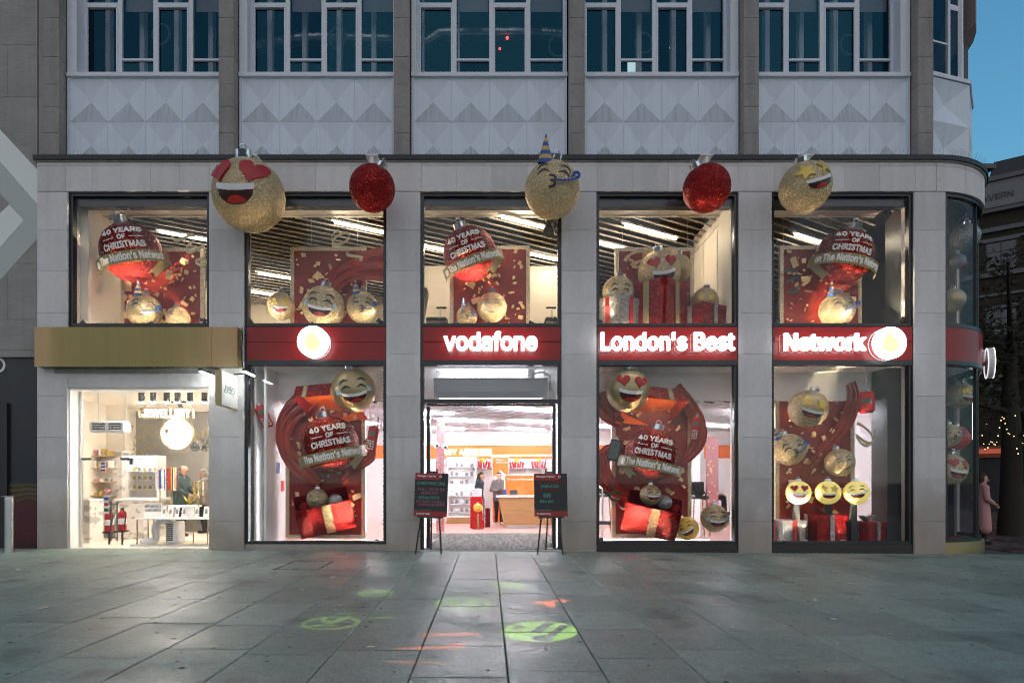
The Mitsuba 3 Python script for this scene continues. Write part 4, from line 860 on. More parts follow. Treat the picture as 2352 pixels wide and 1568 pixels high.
# -- text ornaments
def text_ball(u, v, r, Y, label, roll, yaw, pitch, on=True, tail=1, m='mat_maroon_glitter'):
    o, c, R, A = bauble(u, v, r, Y, label, None, roll, yaw, pitch, m)
    def add(part, mesh, mt): put(o + '__' + part, xf(mesh, A, c, R), mt, 40)
    def line(text, b0, h, width):
        gl, w, w0 = word(text, h); sq = width / (w - w0)
        return [affinity.translate(affinity.scale(g, sq, 1, origin=(0, 0)), -width / 2 - w0 * sq, b0).buffer(.006) for g in gl]
    def dash(a0, a1, b): return sbox(a0, b, a1, b + .025)
    for nm, gs in (('lettering_top', line('40 YEARS', .42, .185, 1.22)), ('lettering_middle', line('OF', .19, .15, .26) + [dash(-.62, -.24, .24), dash(.24, .62, .24)]), ('lettering_low', line('CHRISTMAS', -.10, .2, 1.30))):
        add(nm, cat(*[on_ball(g, .985, 1.012, .22) for g in gs]), 'mat_print_white')
    # the ribbon: a band round the front, and its folded tail
    def on_cyl(mesh, rho, b0): v = mesh[0]; k = rho + v[:, 2]; s = v[:, 0]; return np.stack([k * np.sin(s), b0 + v[:, 1], k * np.cos(s)], 1), mesh[1]
    band = fine(extr(sbox(-1.55, -.19, 1.55, .19), .02), .14); b0 = -.45
    add('ribbon', on_cyl(band, 1.15, b0), 'mat_ribbon_gold')
    s0 = tail
    tl = Polygon([(1.10 * s0, b0 + .17), (1.2 * s0, b0 - .12), (.60 * s0, -1.05), (.55 * s0, -.86), (.36 * s0, -.92)])
    tm = extr(tl, .02); add('ribbon_tail', (np.stack([tm[0][:, 0], tm[0][:, 1], tm[0][:, 2] + .12 + .35 * (1.2 - np.abs(tm[0][:, 0]))], 1), tm[1]), 'mat_ribbon_gold')
    txt = ("on The Nation's Network" if on else "The Nation's Network"); gs = line(txt, -.10, .235, 2.25 if on else 2.0)
    add('ribbon_lettering', cat(*[on_cyl(fine(extr(g.simplify(.006), .012), .25), 1.168, b0) for g in gs]), 'mat_print_white')
    return o
def wires(o, c, R, Zc, dx=.12):
    put(o + '__wire', rod([c[0], c[1], c[2] + R * 1.1], [c[0] + dx * 0, c[1], Zc], .0035, 4), 'mat_steel')
YT = .62
text_ball(302, 580, 65, YT, "red bauble lettered 40 Years of Christmas in the first upper window", -19, -15, 13)
text_ball(1079, 584, 61, YT, "red bauble lettered 40 Years of Christmas in the middle upper window", -21, -6, 10)
text_ball(1938, 590, 62, YT, "red bauble lettered 40 Years of Christmas tilted right in the fifth upper window", 19, 20, 15, tail=-1)
text_ball(758, 1021, 65, .55, "red bauble lettered 40 Years of Christmas in the second ground floor window", -12, 2, 5, on=False)
text_ball(1497, 1045, 61, .55, "red bauble lettered 40 Years of Christmas in the fourth ground floor window", 12, 3, 5, tail=-1)

# -- baubles with faces inside the windows
bauble(332, 715, 38, .7, 'gold party bauble with blue blower below the text bauble, first upper window', 'party', 4, -6, 8)
bauble(409, 731, 26, .7, 'small gold smiling bauble at the foot of the board, first upper window', 'smile', -6, -10, 8)
bauble(645.7, 704, 31.5, .7, 'gold star eyed grinning bauble, second upper window', 'star', 0, -6, 6)
bauble(743.7, 706, 48, .6, 'largest gold laughing bauble with tears, second upper window', 'laugh', 6, -12, 4)
bauble(833, 707, 36, .6, 'gold party bauble with striped hat, second upper window', 'party', 0, -4, 6)
bauble(1130, 706, 34, .7, 'gold smiling bauble, middle upper window', 'smile', 0, 0, 4)
bauble(1072.5, 727, 24, .75, 'small gold party bauble beside the smiling one, middle upper window', 'party', 4, 0, 8)
bauble(1514, 626, 48, .72, 'gold heart eyed bauble sitting on the red gift box, fourth upper window', 'heart', -4, 14, 8)
bauble(1555, 618, 33, .95, 'plain gold bauble half hidden behind the heart eyed one', None, 6, m='mat_matt_gold')
bauble(1420, 671, 36, .68, 'gold laughing bauble on the silver gift box, fourth upper window', 'laugh', 4, 8, -6)
bauble(1619, 692, 30.5, .68, 'gold star eyed bauble on the small red gift box, fourth upper window', 'star', 8, 4, -2)
bauble(1922, 713, 38, .65, 'gold party bauble with blue blower, fifth upper window', 'party', 6, 26, 10)
bauble(812, 897, 50, .35, 'smooth gold laughing bauble with tears at the top of the second ground floor window', 'laugh', -10, 2, -4, m='mat_matt_gold')
bauble(1442, 897, 49.5, .35, 'smooth gold heart eyed bauble at the top of the fourth ground floor window', 'heart', 8, 10, 4, m='mat_matt_gold')
bauble(1641, 1190, 31.5, .5, 'brown gold laughing bauble by the stool, fourth ground floor window', 'laugh', -2, 16, -8)
bauble(1578, 1213, 27, .75, 'smooth yellow grinning bauble leaning behind the open red box', 'laugh', -30, 0, -8, m='mat_yellow')
bauble(1856, 939, 42.5, .5, 'gold star eyed grinning bauble at the top of the fifth ground floor window', 'star', 18, 16, 0)
bauble(1812, 1032, 36.5, .5, 'gold party bauble with striped hat at the left edge, fifth ground floor window', 'party', -18, 22, -4)
bauble(1928.6, 1062, 32, .6, 'gold smiling bauble above the glowing faces, fifth ground floor window', 'smile', -14, 22, -6)
# three lit faces
for u, v, fc, lb, rl in ((1833.8, 1131, 'heart', 'heart eyed', 0), (1901.7, 1131, 'star', 'star eyed', 0), (1967, 1131, 'laugh', 'laughing and crying', -6)):
    bauble(u, v, 27, .3, f'glowing yellow {lb} face ornament low in the fifth ground floor window', fc, rl, 6, 0, m='mat_pale_yellow', group='glowing yellow faces', name='lit_bauble', glow=(.36, .29, .07))
for q, u in enumerate((1830, 1904, 1962)):
    x = yx(u, .36); b = thing('display_stand', 'black stand under the glowing yellow face, ' + ['left', 'middle', 'right'][q] + ' of three', 'stand')
    put(b + '__post', B(x - .06, x + .06, .36, .44, .10, yz(1158, .3)), 'mat_black'); put(b + '__foot', B(x - .15, x + .15, .30, .52, .101, .13), 'mat_black')

# -- gift boxes
def gift(u, v0, v1, w, Y, yaw, label, m, rb, lidm=None, zbase=None, bow_=False):
    """closed box standing with its foot at v0 and lid top at v1"""
    zb = yz(v0, Y) if zbase is None else zbase; zt = yz(v1, Y); x = yx(u, Y); R_ = rot('z', yaw); h = zt - zb; lh = min(.14, h * .25)
    o = thing('gift_box', label, 'gift box')
    put(o + '__box', obox([x, Y, zb + (h - lh) / 2], (w, w, h - lh), R_), m); put(o + '__lid', obox([x, Y, zt - lh / 2], (w + .05, w + .05, lh), R_), lidm or m)
    for q in range(4):
        RR = rot('z', yaw + 90 * q); p = RR @ np.array([0, -w / 2 - .028, 0])
        put(o + '__ribbon', obox([x + p[0], Y + p[1], zb + h / 2], (w * .16, .008, h + .002), RR), rb)
    if bow_:
        for s in (-1, 1):
            t = np.linspace(0, np.pi, 9); g = np.stack([np.stack([s * (.02 + .2 * np.sin(t / 1.0) * np.abs(np.cos(t / 2))), np.full(9, y), .13 * np.sin(t)], 1) for y in (-.06, .06)])
            put(o + '__bow_loop', xf(sheet(g), R_, [x, Y, zt + .004]), rb)
    return o
gift(1512, 752, 657, .88, .72, 42, 'big red gift box with gold ribbon, fourth upper window', 'mat_red_glitter', 'mat_ribbon_gold', zbase=ZF1 + .001)
gift(1420, 752, 690, .66, .68, 38, 'silver gift box with red ribbon, fourth upper window', 'mat_silver_glitter', 'mat_red', zbase=ZF1 + .001)
gift(1612, 752, 708, .70, .66, 30, 'small red gift box with silver ribbon, fourth upper window', 'mat_red_glitter', 'mat_silver_glitter', zbase=ZF1 + .001)
gift(1806, 1245, 1193, .52, .62, 10, 'silver glitter gift box at the left foot of the fifth ground floor window', 'mat_silver_glitter', 'mat_red', zbase=.101)
gift(1886, 1245, 1180, .66, .66, 8, 'red gift box with silver ribbon, middle of three in the fifth ground floor window', 'mat_red_glitter', 'mat_silver_glitter', zbase=.101, bow_=True)
gift(1990, 1245, 1197, .52, .66, 20, 'dark red gift box with silver ribbon, right of three in the fifth ground floor window', 'mat_deep_red', 'mat_silver_glitter', zbase=.101, bow_=True)
def open_box(u, v, Y, w, h, d, roll, label, yaw=0, pitch=28):
    """an open box tipped towards the square; its lid floats above"""
    c = at(u, v, Y); A = aim(c, yaw, -pitch + 0, roll); t = .015
    A = np.stack([A[:, 0], A[:, 1], A[:, 2]], 1)
    o = thing('open_gift_box', label, 'gift box')
    def P(x0, x1, y0, y1, z0, z1): return xf(B(x0, x1, y0, y1, z0, z1), A, c)
    put(o + '__front', P(-w / 2, w / 2, -h / 2, h / 2, d / 2 - t, d / 2), 'mat_red_glitter')
    put(o + '__back', P(-w / 2, w / 2, -h / 2, h / 2, -d / 2, -d / 2 + t), 'mat_deep_red')
    for s in (-1, 1): put(o + '__side', P(min(s * w / 2, s * (w / 2 - t)), max(s * w / 2, s * (w / 2 - t)), -h / 2, h / 2, -d / 2 + t, d / 2 - t), 'mat_deep_red')
    put(o + '__base', P(-w / 2 + t, w / 2 - t, -h / 2, -h / 2 + t, -d / 2 + t, d / 2 - t), 'mat_deep_red')
    put(o + '__ribbon', P(-w * .03, w * .13, -h / 2 - .002, h / 2 + .002, d / 2 + .001, d / 2 + .007), 'mat_gold_glitter')
    return o, c, A
def box_lid(u, v, Y, w, h, d, roll, yaw, pitch, label):
    c = at(u, v, Y); A = aim(c, yaw, pitch, roll); t = .014
    o = thing('box_lid', label, 'lid')
    def P(x0, x1, y0, y1, z0, z1): return xf(B(x0, x1, y0, y1, z0, z1), A, c)
    put(o + '__top', P(-w / 2, w / 2, h / 2 - t, h / 2, -d / 2, d / 2), 'mat_red_glitter')
    put(o + '__lining', P(-w / 2 + t, w / 2 - t, h / 2 - t - .006, h / 2 - t - .001, -d / 2 + t, d / 2 - t), 'mat_orange')
    for k0, k1, nm in (((-w / 2, w / 2), (d / 2 - t, d / 2), 'front_rim'), ((-w / 2, w / 2), (-d / 2, -d / 2 + t), 'back_rim')): put(o + '__' + nm, P(*k0, -h / 2, h / 2 - t - .001, *k1), 'mat_red_glitter' if nm[0] == 'f' else 'mat_orange')
    for s in (-1, 1): put(o + '__side_rim', P(min(s * w / 2, s * (w / 2 - t)), max(s * w / 2, s * (w / 2 - t)), -h / 2, h / 2 - t - .001, -d / 2 + t, d / 2 - t), 'mat_deep_red')
    for s in (-.62, .38): put(o + '__ribbon', P(s * w / 2 - .05, s * w / 2 + .05, -h / 2 - .002, h / 2, d / 2 + .001, d / 2 + .008), 'mat_gold_glitter')
    lk = P(-w / 2 + .05, w / 2 - .05, -h / 2 + .03, -h / 2 + .05, d / 2 - t - .03, d / 2 - t - .01); put(o + '__lamp_strip', lk, 'mat_lit_white', emit=WARM * [1, .8, .6] * 45, weight=.6)  # strip added behind the rim to make the lining glow
    return o
open_box(745, 1176, .62, 1.16, .68, .68, -14, 'open red glitter gift box spilling baubles, second ground floor window', 6)
box_lid(764, 926, .66, 1.30, .30, 1.0, -8, -30, 34, 'red lid with glowing orange lining tipped over the text bauble, second ground floor window')
open_box(1497, 1182, .62, 1.16, .68, .68, 14, 'open red glitter gift box spilling baubles, fourth ground floor window', -6)
box_lid(1492, 934, .66, 1.30, .30, 1.0, 8, 32, 34, 'red lid with glowing orange lining tipped over the text bauble, fourth ground floor window')
for u, v, r, Y, m, lb, fc in ((729, 1146, 24, .45, 'mat_gold_glitter', 'gold glitter bauble in the open box, second ground floor window', 'smile'), (770, 1151, 17, .5, 'mat_silver_glitter', 'small silver bauble in the open box, second ground floor window', None), (700, 1168, 14, .45, 'mat_red_glitter', 'small red bauble in the open box, second ground floor window', None),
        (1494, 1137, 24, .45, 'mat_gold_glitter', 'gold laughing bauble in the open box, fourth ground floor window', 'laugh'), (1526.5, 1154, 17, .45, 'mat_silver_glitter', 'small silver bauble in the open box, fourth ground floor window', None), (1551, 1172, 15, .5, 'mat_red_glitter', 'small red bauble in the open box, fourth ground floor window', None)):
    bauble(u, v, r, Y, lb, fc, 0, 20 if u > 1000 else -20, 0, m=m, cap=r > 20)

# -- cloth swirls
def cloth(pts, widths, label, m='mat_cloth', twist=None, amp=.03):
    p = np.array([at(*q) for q in pts]); n = 60; s = np.linspace(0, len(p) - 1, n)
    from scipy.interpolate import CubicSpline
    c = CubicSpline(np.arange(len(p)), p)(s); w = np.interp(s, np.arange(len(p)), widths)
    t = np.gradient(c, axis=0); t /= np.linalg.norm(t, axis=1, keepdims=True); nn = np.cross(t, [0, -1, 0]); nn /= np.linalg.norm(nn, axis=1, keepdims=True)
    k = np.linspace(-1, 1, 22); g = c[:, None] + nn[:, None] * (w[:, None, None] * k[None, :, None])
    g[..., 1] += amp * np.sin(k * 9 + s[:, None] * .9) + amp * .7 * np.sin(k * 17 - s[:, None] * 1.7)
    o = thing('cloth_swirl', label, 'cloth'); put(o + '__sheet', sheet(g), m, True); return o
def cloth_fn(p, n, uv): return MX(mi.Color3f(.24, .018, .010), mi.Color3f(.42, .055, .018), N(p.x * 3, p.y * 3, p.z * 3))
mat('cloth', mikit.proc(cloth_fn), .30, sheen=.4)
cloth([(722, 745, .9), (740, 690, .88), (775, 640, .85), (820, 615, .82), (884, 606, .8)], [.10, .17, .22, .30, .40], 'dark red satin cloth sweeping across the second upper window')
cloth([(745, 905, .93), (690, 930, .92), (655, 975, .9), (655, 1030, .9), (690, 1075, .92), (735, 1110, .95)], [.10, .27, .20, .14, .20, .12], 'dark red satin swirl left of the text bauble, second ground floor window')
cloth([(790, 1110, .95), (815, 1075, .93), (850, 1050, .92), (838, 1010, .96)], [.03, .10, .12, .05], 'small red satin fold right of the text bauble, second ground floor window')
cloth([(1550, 890, .93), (1598, 960, .9), (1600, 1020, .88), (1545, 1070, .92)], [.16, .17, .16, .10], 'dark red satin swirl right of the text bauble, fourth ground floor window')
cloth([(1372, 905, .85), (1398, 950, .86), (1430, 975, .9)], [.2, .2, .10], 'red satin cloth behind the heart eyed bauble, fourth ground floor window')
cloth([(1440, 1040, .93), (1392, 1040, .9), (1385, 1090, .88), (1425, 1130, .93), (1450, 1150, .95)], [.06, .15, .20, .17, .05], 'red satin swirl left of the text bauble, fourth ground floor window')
cloth([(1952, 880, .98), (1950, 950, .97), (1905, 1020, .97), (1860, 1075, .97), (1850, 1140, .98)], [.12, .17, .15, .12, .08], 'dark red satin ribbon running down the board, fifth ground floor window')
# -- curling streamers
def streamer(pts, r, label, m='mat_streamer'):
    from scipy.interpolate import CubicSpline
    p = np.array([at(*q) for q in pts]); s = np.linspace(0, len(p) - 1, 10 * len(p)); c = CubicSpline(np.arange(len(p)), p)(s)
    w = np.array([0, .0, r]); g = np.stack([c - w, c - w * .0 + [0, -.02, 0], c + w], 1)
    o = thing('streamer', label, 'streamer'); put(o + '__strip', sheet(g), m, True)
    put(o + '__edge', tube(c + w, .006, 5), m, True)
mat('streamer', (.50, .42, .24), .3, metal=.5); mat('streamer_dark', (.06, .065, .05), .35, metal=.3)
streamer([(398, 538, .5), (396, 546, .45), (412, 552, .45), (440, 540, .5), (446, 552, .55), (428, 570, .5), (440, 580, .45), (466, 568, .5), (470, 590, .5), (450, 600, .5), (462, 610, .5), (474, 600, .5)], .035, 'silvery curled streamer at the right of the first upper window')
streamer([(778, 530, .5), (762, 548, .45), (774, 562, .45), (800, 550, .55), (796, 536, .55), (772, 545, .5), (766, 566, .45), (800, 572, .5), (796, 584, .5), (822, 590, .5), (826, 598, .5)], .03, 'gold curled streamer at the top of the board, second upper window')
streamer([(1455, 600, .9), (1448, 585, .85), (1478, 578, .85), (1486, 592, .9), (1460, 604, .9), (1452, 612, .88), (1480, 616, .88)], .03, 'gold curled streamer on the board, fourth upper window')
streamer([(1800, 622, .9), (1826, 634, .85), (1804, 650, .8), (1830, 640, .8), (1838, 655, .85), (1812, 672, .85), (1836, 668, .85)], .03, 'dark curled streamer on the board, fifth upper window', 'mat_streamer_dark')
streamer([(1385, 1120, .6), (1400, 1134, .55), (1412, 1122, .55), (1396, 1118, .6), (1404, 1146, .6), (1426, 1140, .55), (1414, 1130, .6), (1420, 1158, .6), (1440, 1156, .6)], .03, 'dark curled streamer at the left, fourth ground floor window', 'mat_streamer_dark')
streamer([(1592, 1122, .6), (1600, 1138, .55), (1622, 1142, .55), (1606, 1118, .6), (1592, 1116, .6), (1610, 1140, .6), (1622, 1118, .6)], .028, 'thin curled streamer above the laughing bauble, fourth ground floor window', 'mat_streamer_dark')
streamer([(1968, 972, .7), (1990, 985, .65), (2004, 1010, .65), (1984, 1022, .7), (1966, 1000, .7), (1990, 1016, .7), (2010, 985, .7)], .03, 'olive curled streamer beside the board, fifth ground floor window', 'mat_streamer')

# -- telephone ornaments
def phone(u, v, Y, w, h, roll, label, m='mat_red', yaw=0, keys=True, aerial=False, th=.4, screen=(.0, .22, .62, .2)):
    c = at(u, v, Y); A = aim(c, yaw, 0, roll); W, H = px(w, Y), px(h, Y); Tk = W * th
    o = thing('phone_ornament', label, 'ornament')
    put(o + '__body', xf(bev([0, 0, 0], (W, H, Tk), W * .16), A, c), m, 30)
    sx, sy, sw, sh = screen
    put(o + '__screen', xf(B(W * (sx - sw / 2), W * (sx + sw / 2), H * (sy - sh / 2), H * (sy + sh / 2), Tk / 2, Tk / 2 + .006), A, c), 'mat_phone_screen')
    if keys:
        ks = [xf(bev([W * (a - 1) * .27, H * (-.08 - b_ * .1), Tk / 2 + .004], (W * .2, H * .065, .012), .004), A, c) for a in range(3) for b_ in range(4)]
        k = put(o + '__keypad', cat(*ks), 'mat_keys'); labels[k] = {'kind': 'stuff'}
        put(o + '__keypad_frame', xf(B(-W * .42, W * .42, -H * .44, -H * .03, Tk / 2, Tk / 2 + .004), A, c), 'mat_deep_red')
    put(o + '__cap', xf(tube([[0, H / 2 - .005, 0], [0, H / 2 + .02, 0], [0, H / 2 + .045, 0]], W * .18, 12), A, c), 'mat_chrome', 40)
    t = np.linspace(0, 2 * np.pi, 11); put(o + '__ring', xf(tube(np.stack([.02 * np.cos(t), H / 2 + .06 + .02 * np.sin(t), 0 * t], 1), .005, 4), A, c), 'mat_chrome')
    if aerial: put(o + '__aerial', xf(tube([[W * .3, H * .45, 0], [W * .3, H * .7, 0], [W * .3, H * .95, 0]], [.016, .012, .008], 6), A, c), m)
    return o
mat('phone_screen', (.09, .12, .10), .2); mat('keys', (.62, .5, .45), .4); mat('phone_black', (.012, .012, .014), .2)
phone(606, 957, .4, 26, 54, -38 + 14, 'red old mobile phone ornament with small grey screen, upper left of second ground floor window')
phone(855, 1008, .4, 26, 58, 10, 'red brick phone ornament with an aerial at the right, second ground floor window', aerial=True, yaw=-30)
phone(1411, 1034, .35, 25, 50, 12, 'black flat phone ornament left of the text bauble, fourth ground floor window', 'mat_phone_black', keys=False, th=.16, screen=(0, .02, .86, .84))
phone(1597, 985, .4, 17, 56, 8, 'red slim handset ornament right of the box lid, fourth ground floor window')
phone(1990, 924, .4, 33, 50, -1, 'red rounded phone ornament with gold edge hanging at the right, fifth ground floor window', keys=False, screen=(0, .06, .62, .2))
phone(2016, 986, .9, 18, 44, 0, 'red phone ornament half hidden by the grey column, fifth ground floor window', keys=False)
# hanging wires of the boards
for q, (u, v, Y) in enumerate(((300, 520, .62), (1060, 515, .62), (716, 572, 1.05), (822, 566, 1.05), (1430, 570, 1.05), (1580, 569, 1.05), (1800, 566, 1.05), (1960, 566, 1.05))):
    p = at(u, v, Y); t = thing('hanging_wire', 'thin steel wire holding the display, ' + ['text bauble of the first upper window', 'text bauble of the middle upper window', 'left of the second upper board', 'right of the second upper board', 'left of the fourth upper board', 'right of the fourth upper board', 'left of the fifth upper board', 'right of the fifth upper board'][q], 'wire')
    put(t + '__strand', rod(p, [p[0], p[1], 7.4], .004, 4), 'mat_steel')
for q, (u, v, Y) in enumerate(((612, 930, .4), (812, 842, .35), (700, 900, 1.05), (1442, 842, .35), (1505, 900, 1.05), (1990, 895, .4), (1856, 893, .5), (1960, 898, 1.05))):
    p = at(u, v, Y); t = thing('hanging_wire', 'thin wire in a ground floor window, ' + ['holding the left red phone of the second', 'holding the laughing bauble of the second', 'holding the board of the second', 'holding the heart eyed bauble of the fourth', 'holding the board of the fourth', 'holding the red phone of the fifth', 'holding the star eyed bauble of the fifth', 'holding the board of the fifth'][q], 'wire')
    put(t + '__strand', rod(p, [p[0], p[1], 3.87], .004, 4), 'mat_steel')

# -- little spotlights on the window sills, lit
def sill_spot(u, v, Y, target, power, label, warm=(1, .8, .52), cut=26, zf=None):
    p = at(u, v, Y); tg = at(*target); d = nrm(tg - p); t = thing('sill_spotlight', label, 'spotlight')
    R_ = trimesh.geometry.align_vectors([0, 0, 1], d)[:3, :3]
    put(t + '__head', xf(bev([0, 0, -.07], (.09, .09, .13), .012), R_, p), 'mat_black')
    put(t + '__bracket', rod(p - d * .07, [p[0], p[1], (ZF1 if zf is None else zf)], .012), 'mat_black')
    if power:
        put(t + '__lens', xf(bev([0, 0, -.002], (.07, .07, .01), .003), R_, p), 'mat_lit_white')
        scene[number('spot_' + t)] = {'type': 'spot', 'to_world': T().look_at(origin=(p + d * .02).tolist(), target=tg.tolist(), up=[0.1, 0.2, 1]), 'intensity': {'type': 'rgb', 'value': [(2.8 if zf is None else 4.5) * power * K * c for c in warm]}, 'cutoff_angle': float(cut), 'beam_width': float(cut * .5), 'sampling_weight': .8}
sp_ = 'small black spotlight on the sill, '
sill_spot(196, 738, .25, (318, 610, .5), 26, sp_ + 'left corner of the first upper window'); sill_spot(462, 736, .25, (405, 725, .6), 7, sp_ + 'right corner of the first upper window')
sill_spot(345, 741, .3, (310, 630, .5), 20, sp_ + 'middle of the first upper window')
sill_spot(580, 738, .25, (650, 700, .6), 10, sp_ + 'left corner of the second upper window'); sill_spot(868, 735, .25, (842, 712, .5), 8, sp_ + 'right corner of the second upper window')
sill_spot(720, 742, .3, (745, 690, .5), 6, sp_ + 'middle of the second upper window')
sill_spot(1120, 741, .3, (1085, 630, .5), 26, sp_ + 'middle of the middle upper window'); sill_spot(1050, 741, .3, (1075, 625, .5), 18, sp_ + 'left of the middle upper window'); sill_spot(1215, 741, .3, (1140, 705, .6), 14, sp_ + 'right of the middle upper window')
sill_spot(1380, 737, .25, (1415, 690, .6), 10, sp_ + 'left corner of the fourth upper window'); sill_spot(1684, 735, .25, (1632, 690, .6), 12, sp_ + 'right corner of the fourth upper window'); sill_spot(1535, 742, .3, (1520, 640, .6), 22, sp_ + 'middle of the fourth upper window')
sill_spot(1790, 737, .25, (1925, 700, .6), 18, sp_ + 'left corner of the fifth upper window'); sill_spot(1940, 742, .3, (1945, 640, .5), 26, sp_ + 'middle of the fifth upper window'); sill_spot(2072, 730, .3, (2050, 640, .9), 8, sp_ + 'right corner of the fifth upper window')
sill_spot(607, 1243, .3, (740, 1160, .6), 0, sp_ + 'left corner of the second ground floor window', zf=.1); sill_spot(862, 1241, .3, (770, 1160, .6), 13, sp_ + 'right corner of the second ground floor window', zf=.1)
sill_spot(1384, 1236, .3, (1500, 1150, .6), 12, sp_ + 'left corner of the fourth ground floor window', zf=.1); sill_spot(1683, 1234, .3, (1645, 1195, .5), 14, sp_ + 'right corner of the fourth ground floor window', zf=.1); sill_spot(1532, 1243, .3, (1510, 1060, .5), 24, sp_ + 'middle of the fourth ground floor window', zf=.1)
sill_spot(1800, 1240, .25, (1860, 980, .5), 34, sp_ + 'left corner of the fifth ground floor window', zf=.1); sill_spot(1850, 1240, .25, (1815, 1040, .5), 26, sp_ + 'between the gifts of the fifth ground floor window', zf=.1); sill_spot(1935, 1240, .25, (1930, 1080, .6), 16, sp_ + 'right of the middle gift, fifth ground floor window', zf=.1)
sill_spot(800, 1243, .3, (765, 1055, .5), 24, sp_ + 'middle of the second ground floor window', zf=.1)

sill_spot(700, 1243, .25, (760, 940, .6), 45, sp_ + 'left, added to light the second ground floor lid', zf=.1, cut=20)  # this spot and the next are added to brighten the lid linings
sill_spot(1460, 1243, .25, (1495, 950, .6), 45, sp_ + 'left, added to light the fourth ground floor lid', zf=.1, cut=20)
# ---------------- people ----------------
def hull(js): return m3.Manifold.hull_points(np.vstack([np.array(ICO[2].vertices) * r + np.asarray(p, float) for p, r in js]))
def flesh(bones, e=.035, it=6):
    m = bones[0]
    for b in bones[1:]: m = m + b
    m = m.refine_to_length(e).to_mesh(); t = trimesh.Trimesh(np.array(m.vert_properties[:, :3], float), np.array(m.tri_verts), process=False)
    trimesh.smoothing.filter_taubin(t, iterations=it); return np.array(t.vertices), np.array(t.faces)
for n_, c_ in (('jacket_dark', (.035, .045, .05)), ('jacket_teal', (.05, .075, .075)), ('grey_wool', (.17, .15, .145)), ('trousers', (.022, .026, .034)), ('shirt_white', (.6, .58, .55)), ('coat_pink', (.50, .26, .25)), ('hair_brown', (.06, .035, .02)), ('hair_dark', (.03, .022, .018)), ('hair_grey', (.22, .20, .18)), ('shoe', (.03, .03, .032)), ('shoe_pale', (.4, .39, .38)), ('leaf', (.06, .12, .03)), ('bark', (.035, .03, .025))):
    mat(n_, c_, .75, spec=.2)
mat('eye', (.02, .015, .012), .2); mat('lips', (.36, .14, .12), .5)
def person(loc, face, H, label, top, legs, hair, shoes='mat_shoe', arms=None, stride=0.0, bend=0.0, hairlen=0, coat=False, seat=False, hood=None, head_down=10, bald=False):
    """face: degrees about z, 0 looks towards the square (-y). arms: two lists (shoulder is given) of elbow and wrist"""
    o = thing('person', label, 'person'); s = H / 1.75; R_ = rot('z', face); loc = np.array(loc, float)
    lean = lambda p: (rot('x', bend) @ (np.asarray(p, float) - [0, 0, .95])) + [0, 0, .95]
    hz = .95
    hips = [np.array([q * .085, 0, .93]) for q in (-1, 1)]
    if seat: knees = [np.array([q * .1, -.42, .90]) for q in (-1, 1)]; ank = [np.array([q * .1, -.45, .48]) for q in (-1, 1)]
    else: knees = [np.array([q * .09, -.03 - q * stride * .5, .50]) for q in (-1, 1)]; ank = [np.array([q * .09, .03 - q * stride + (.06 if q * stride < 0 else 0), .09]) for q in (-1, 1)]
    sh = [lean([q * .175, 0, 1.42]) for q in (-1, 1)]; neck = lean([0, .0, 1.49]); hd = lean([0, -.03, 1.635]); chest = lean([0, 0, 1.28])
    arms = arms or [[[-.24, .02, 1.14], [-.23, -.08, .90]], [[.24, .02, 1.14], [.23, -.08, .90]]]
    arms = [[lean(p) for p in a] for a in arms]
    RH = rot('x', head_down + bend)
    def hp(p): return hd + RH @ np.asarray(p, float)
    sk = [hull([(hp([0, .015, .03]), .092), (hp([0, -.025, -.06]), .06), (hp([0, -.055, -.085]), .035)]), hull([(hp([0, -.095, -.005]), .014), (hp([0, -.118, -.035]), .016), (hp([0, -.08, .03]), .012)]),
          hull([(neck, .055), (hp([0, .02, -.05]), .055)]), hull([(neck, .06), (chest, .1)]), hull([(hips[0], .09), (hips[1], .09), (chest, .11)])]
    for q in (0, 1): sk.append(hull([(hp([(-1, 1)[q] * .092, .01, -.005]), .018), (hp([(-1, 1)[q] * .088, .01, .03]), .018)]))
    for q in (0, 1):
        e, w = arms[q]; sk += [hull([(chest, .09), (sh[q], .05)]), hull([(sh[q], .05), (e, .04)]), hull([(e, .04), (w, .028)])]
        d = nrm(w - e); sd = nrm(np.cross(d, [0.2, .3, 1])); pm = w + d * .07
        sk.append(hull([(w, .026), (pm + sd * .022, .018), (pm - sd * .022, .018)]))
        for k, (o_, L) in enumerate(((-.027, .07), (-.009, .082), (.009, .078), (.027, .062))): sk.append(hull([(pm + sd * o_, .010), (pm + sd * o_ * 1.1 + d * L * .55 - [0, 0, .008], .009)])); sk.append(hull([(pm + sd * o_ * 1.1 + d * L * .55 - [0, 0, .008], .009), (pm + sd * o_ * 1.1 + d * L * .9 - [0, 0, .03], .008)]))
        sk.append(hull([(w + d * .03 + sd * .02, .012), (w + d * .07 + sd * .055, .009)]))
        sk += [hull([(hips[q], .085), (knees[q], .055)]), hull([(knees[q], .052), (ank[q], .036)]), hull([(ank[q], .036), (ank[q] + [0, -.13, -.05], .03)])]
    def w_(m): return xf(m, R_, loc, s)
    put(o + '__body', w_(flesh(sk, .03, 4)), 'mat_skin', True)
    jk = [hull([(sh[0], .075), (sh[1], .075), (lean([0, .0, 1.15]), .15), (lean([-.08, 0, 1.0]), .12), (lean([.08, 0, 1.0]), .12)]), hull([(lean([-.09, 0, 1.0]), .12), (lean([.09, 0, 1.0]), .12), (np.array([-.09, 0, .86]), .115), (np.array([.09, 0, .86]), .115)]), hull([(lean([0, .02, 1.5]), .075), (sh[0], .07), (sh[1], .07)])]
    for q in (0, 1):
        e, w = arms[q]; jk += [hull([(sh[q], .078), (e, .062)]), hull([(e, .062), (e + (w - e) * .9, .045)])]
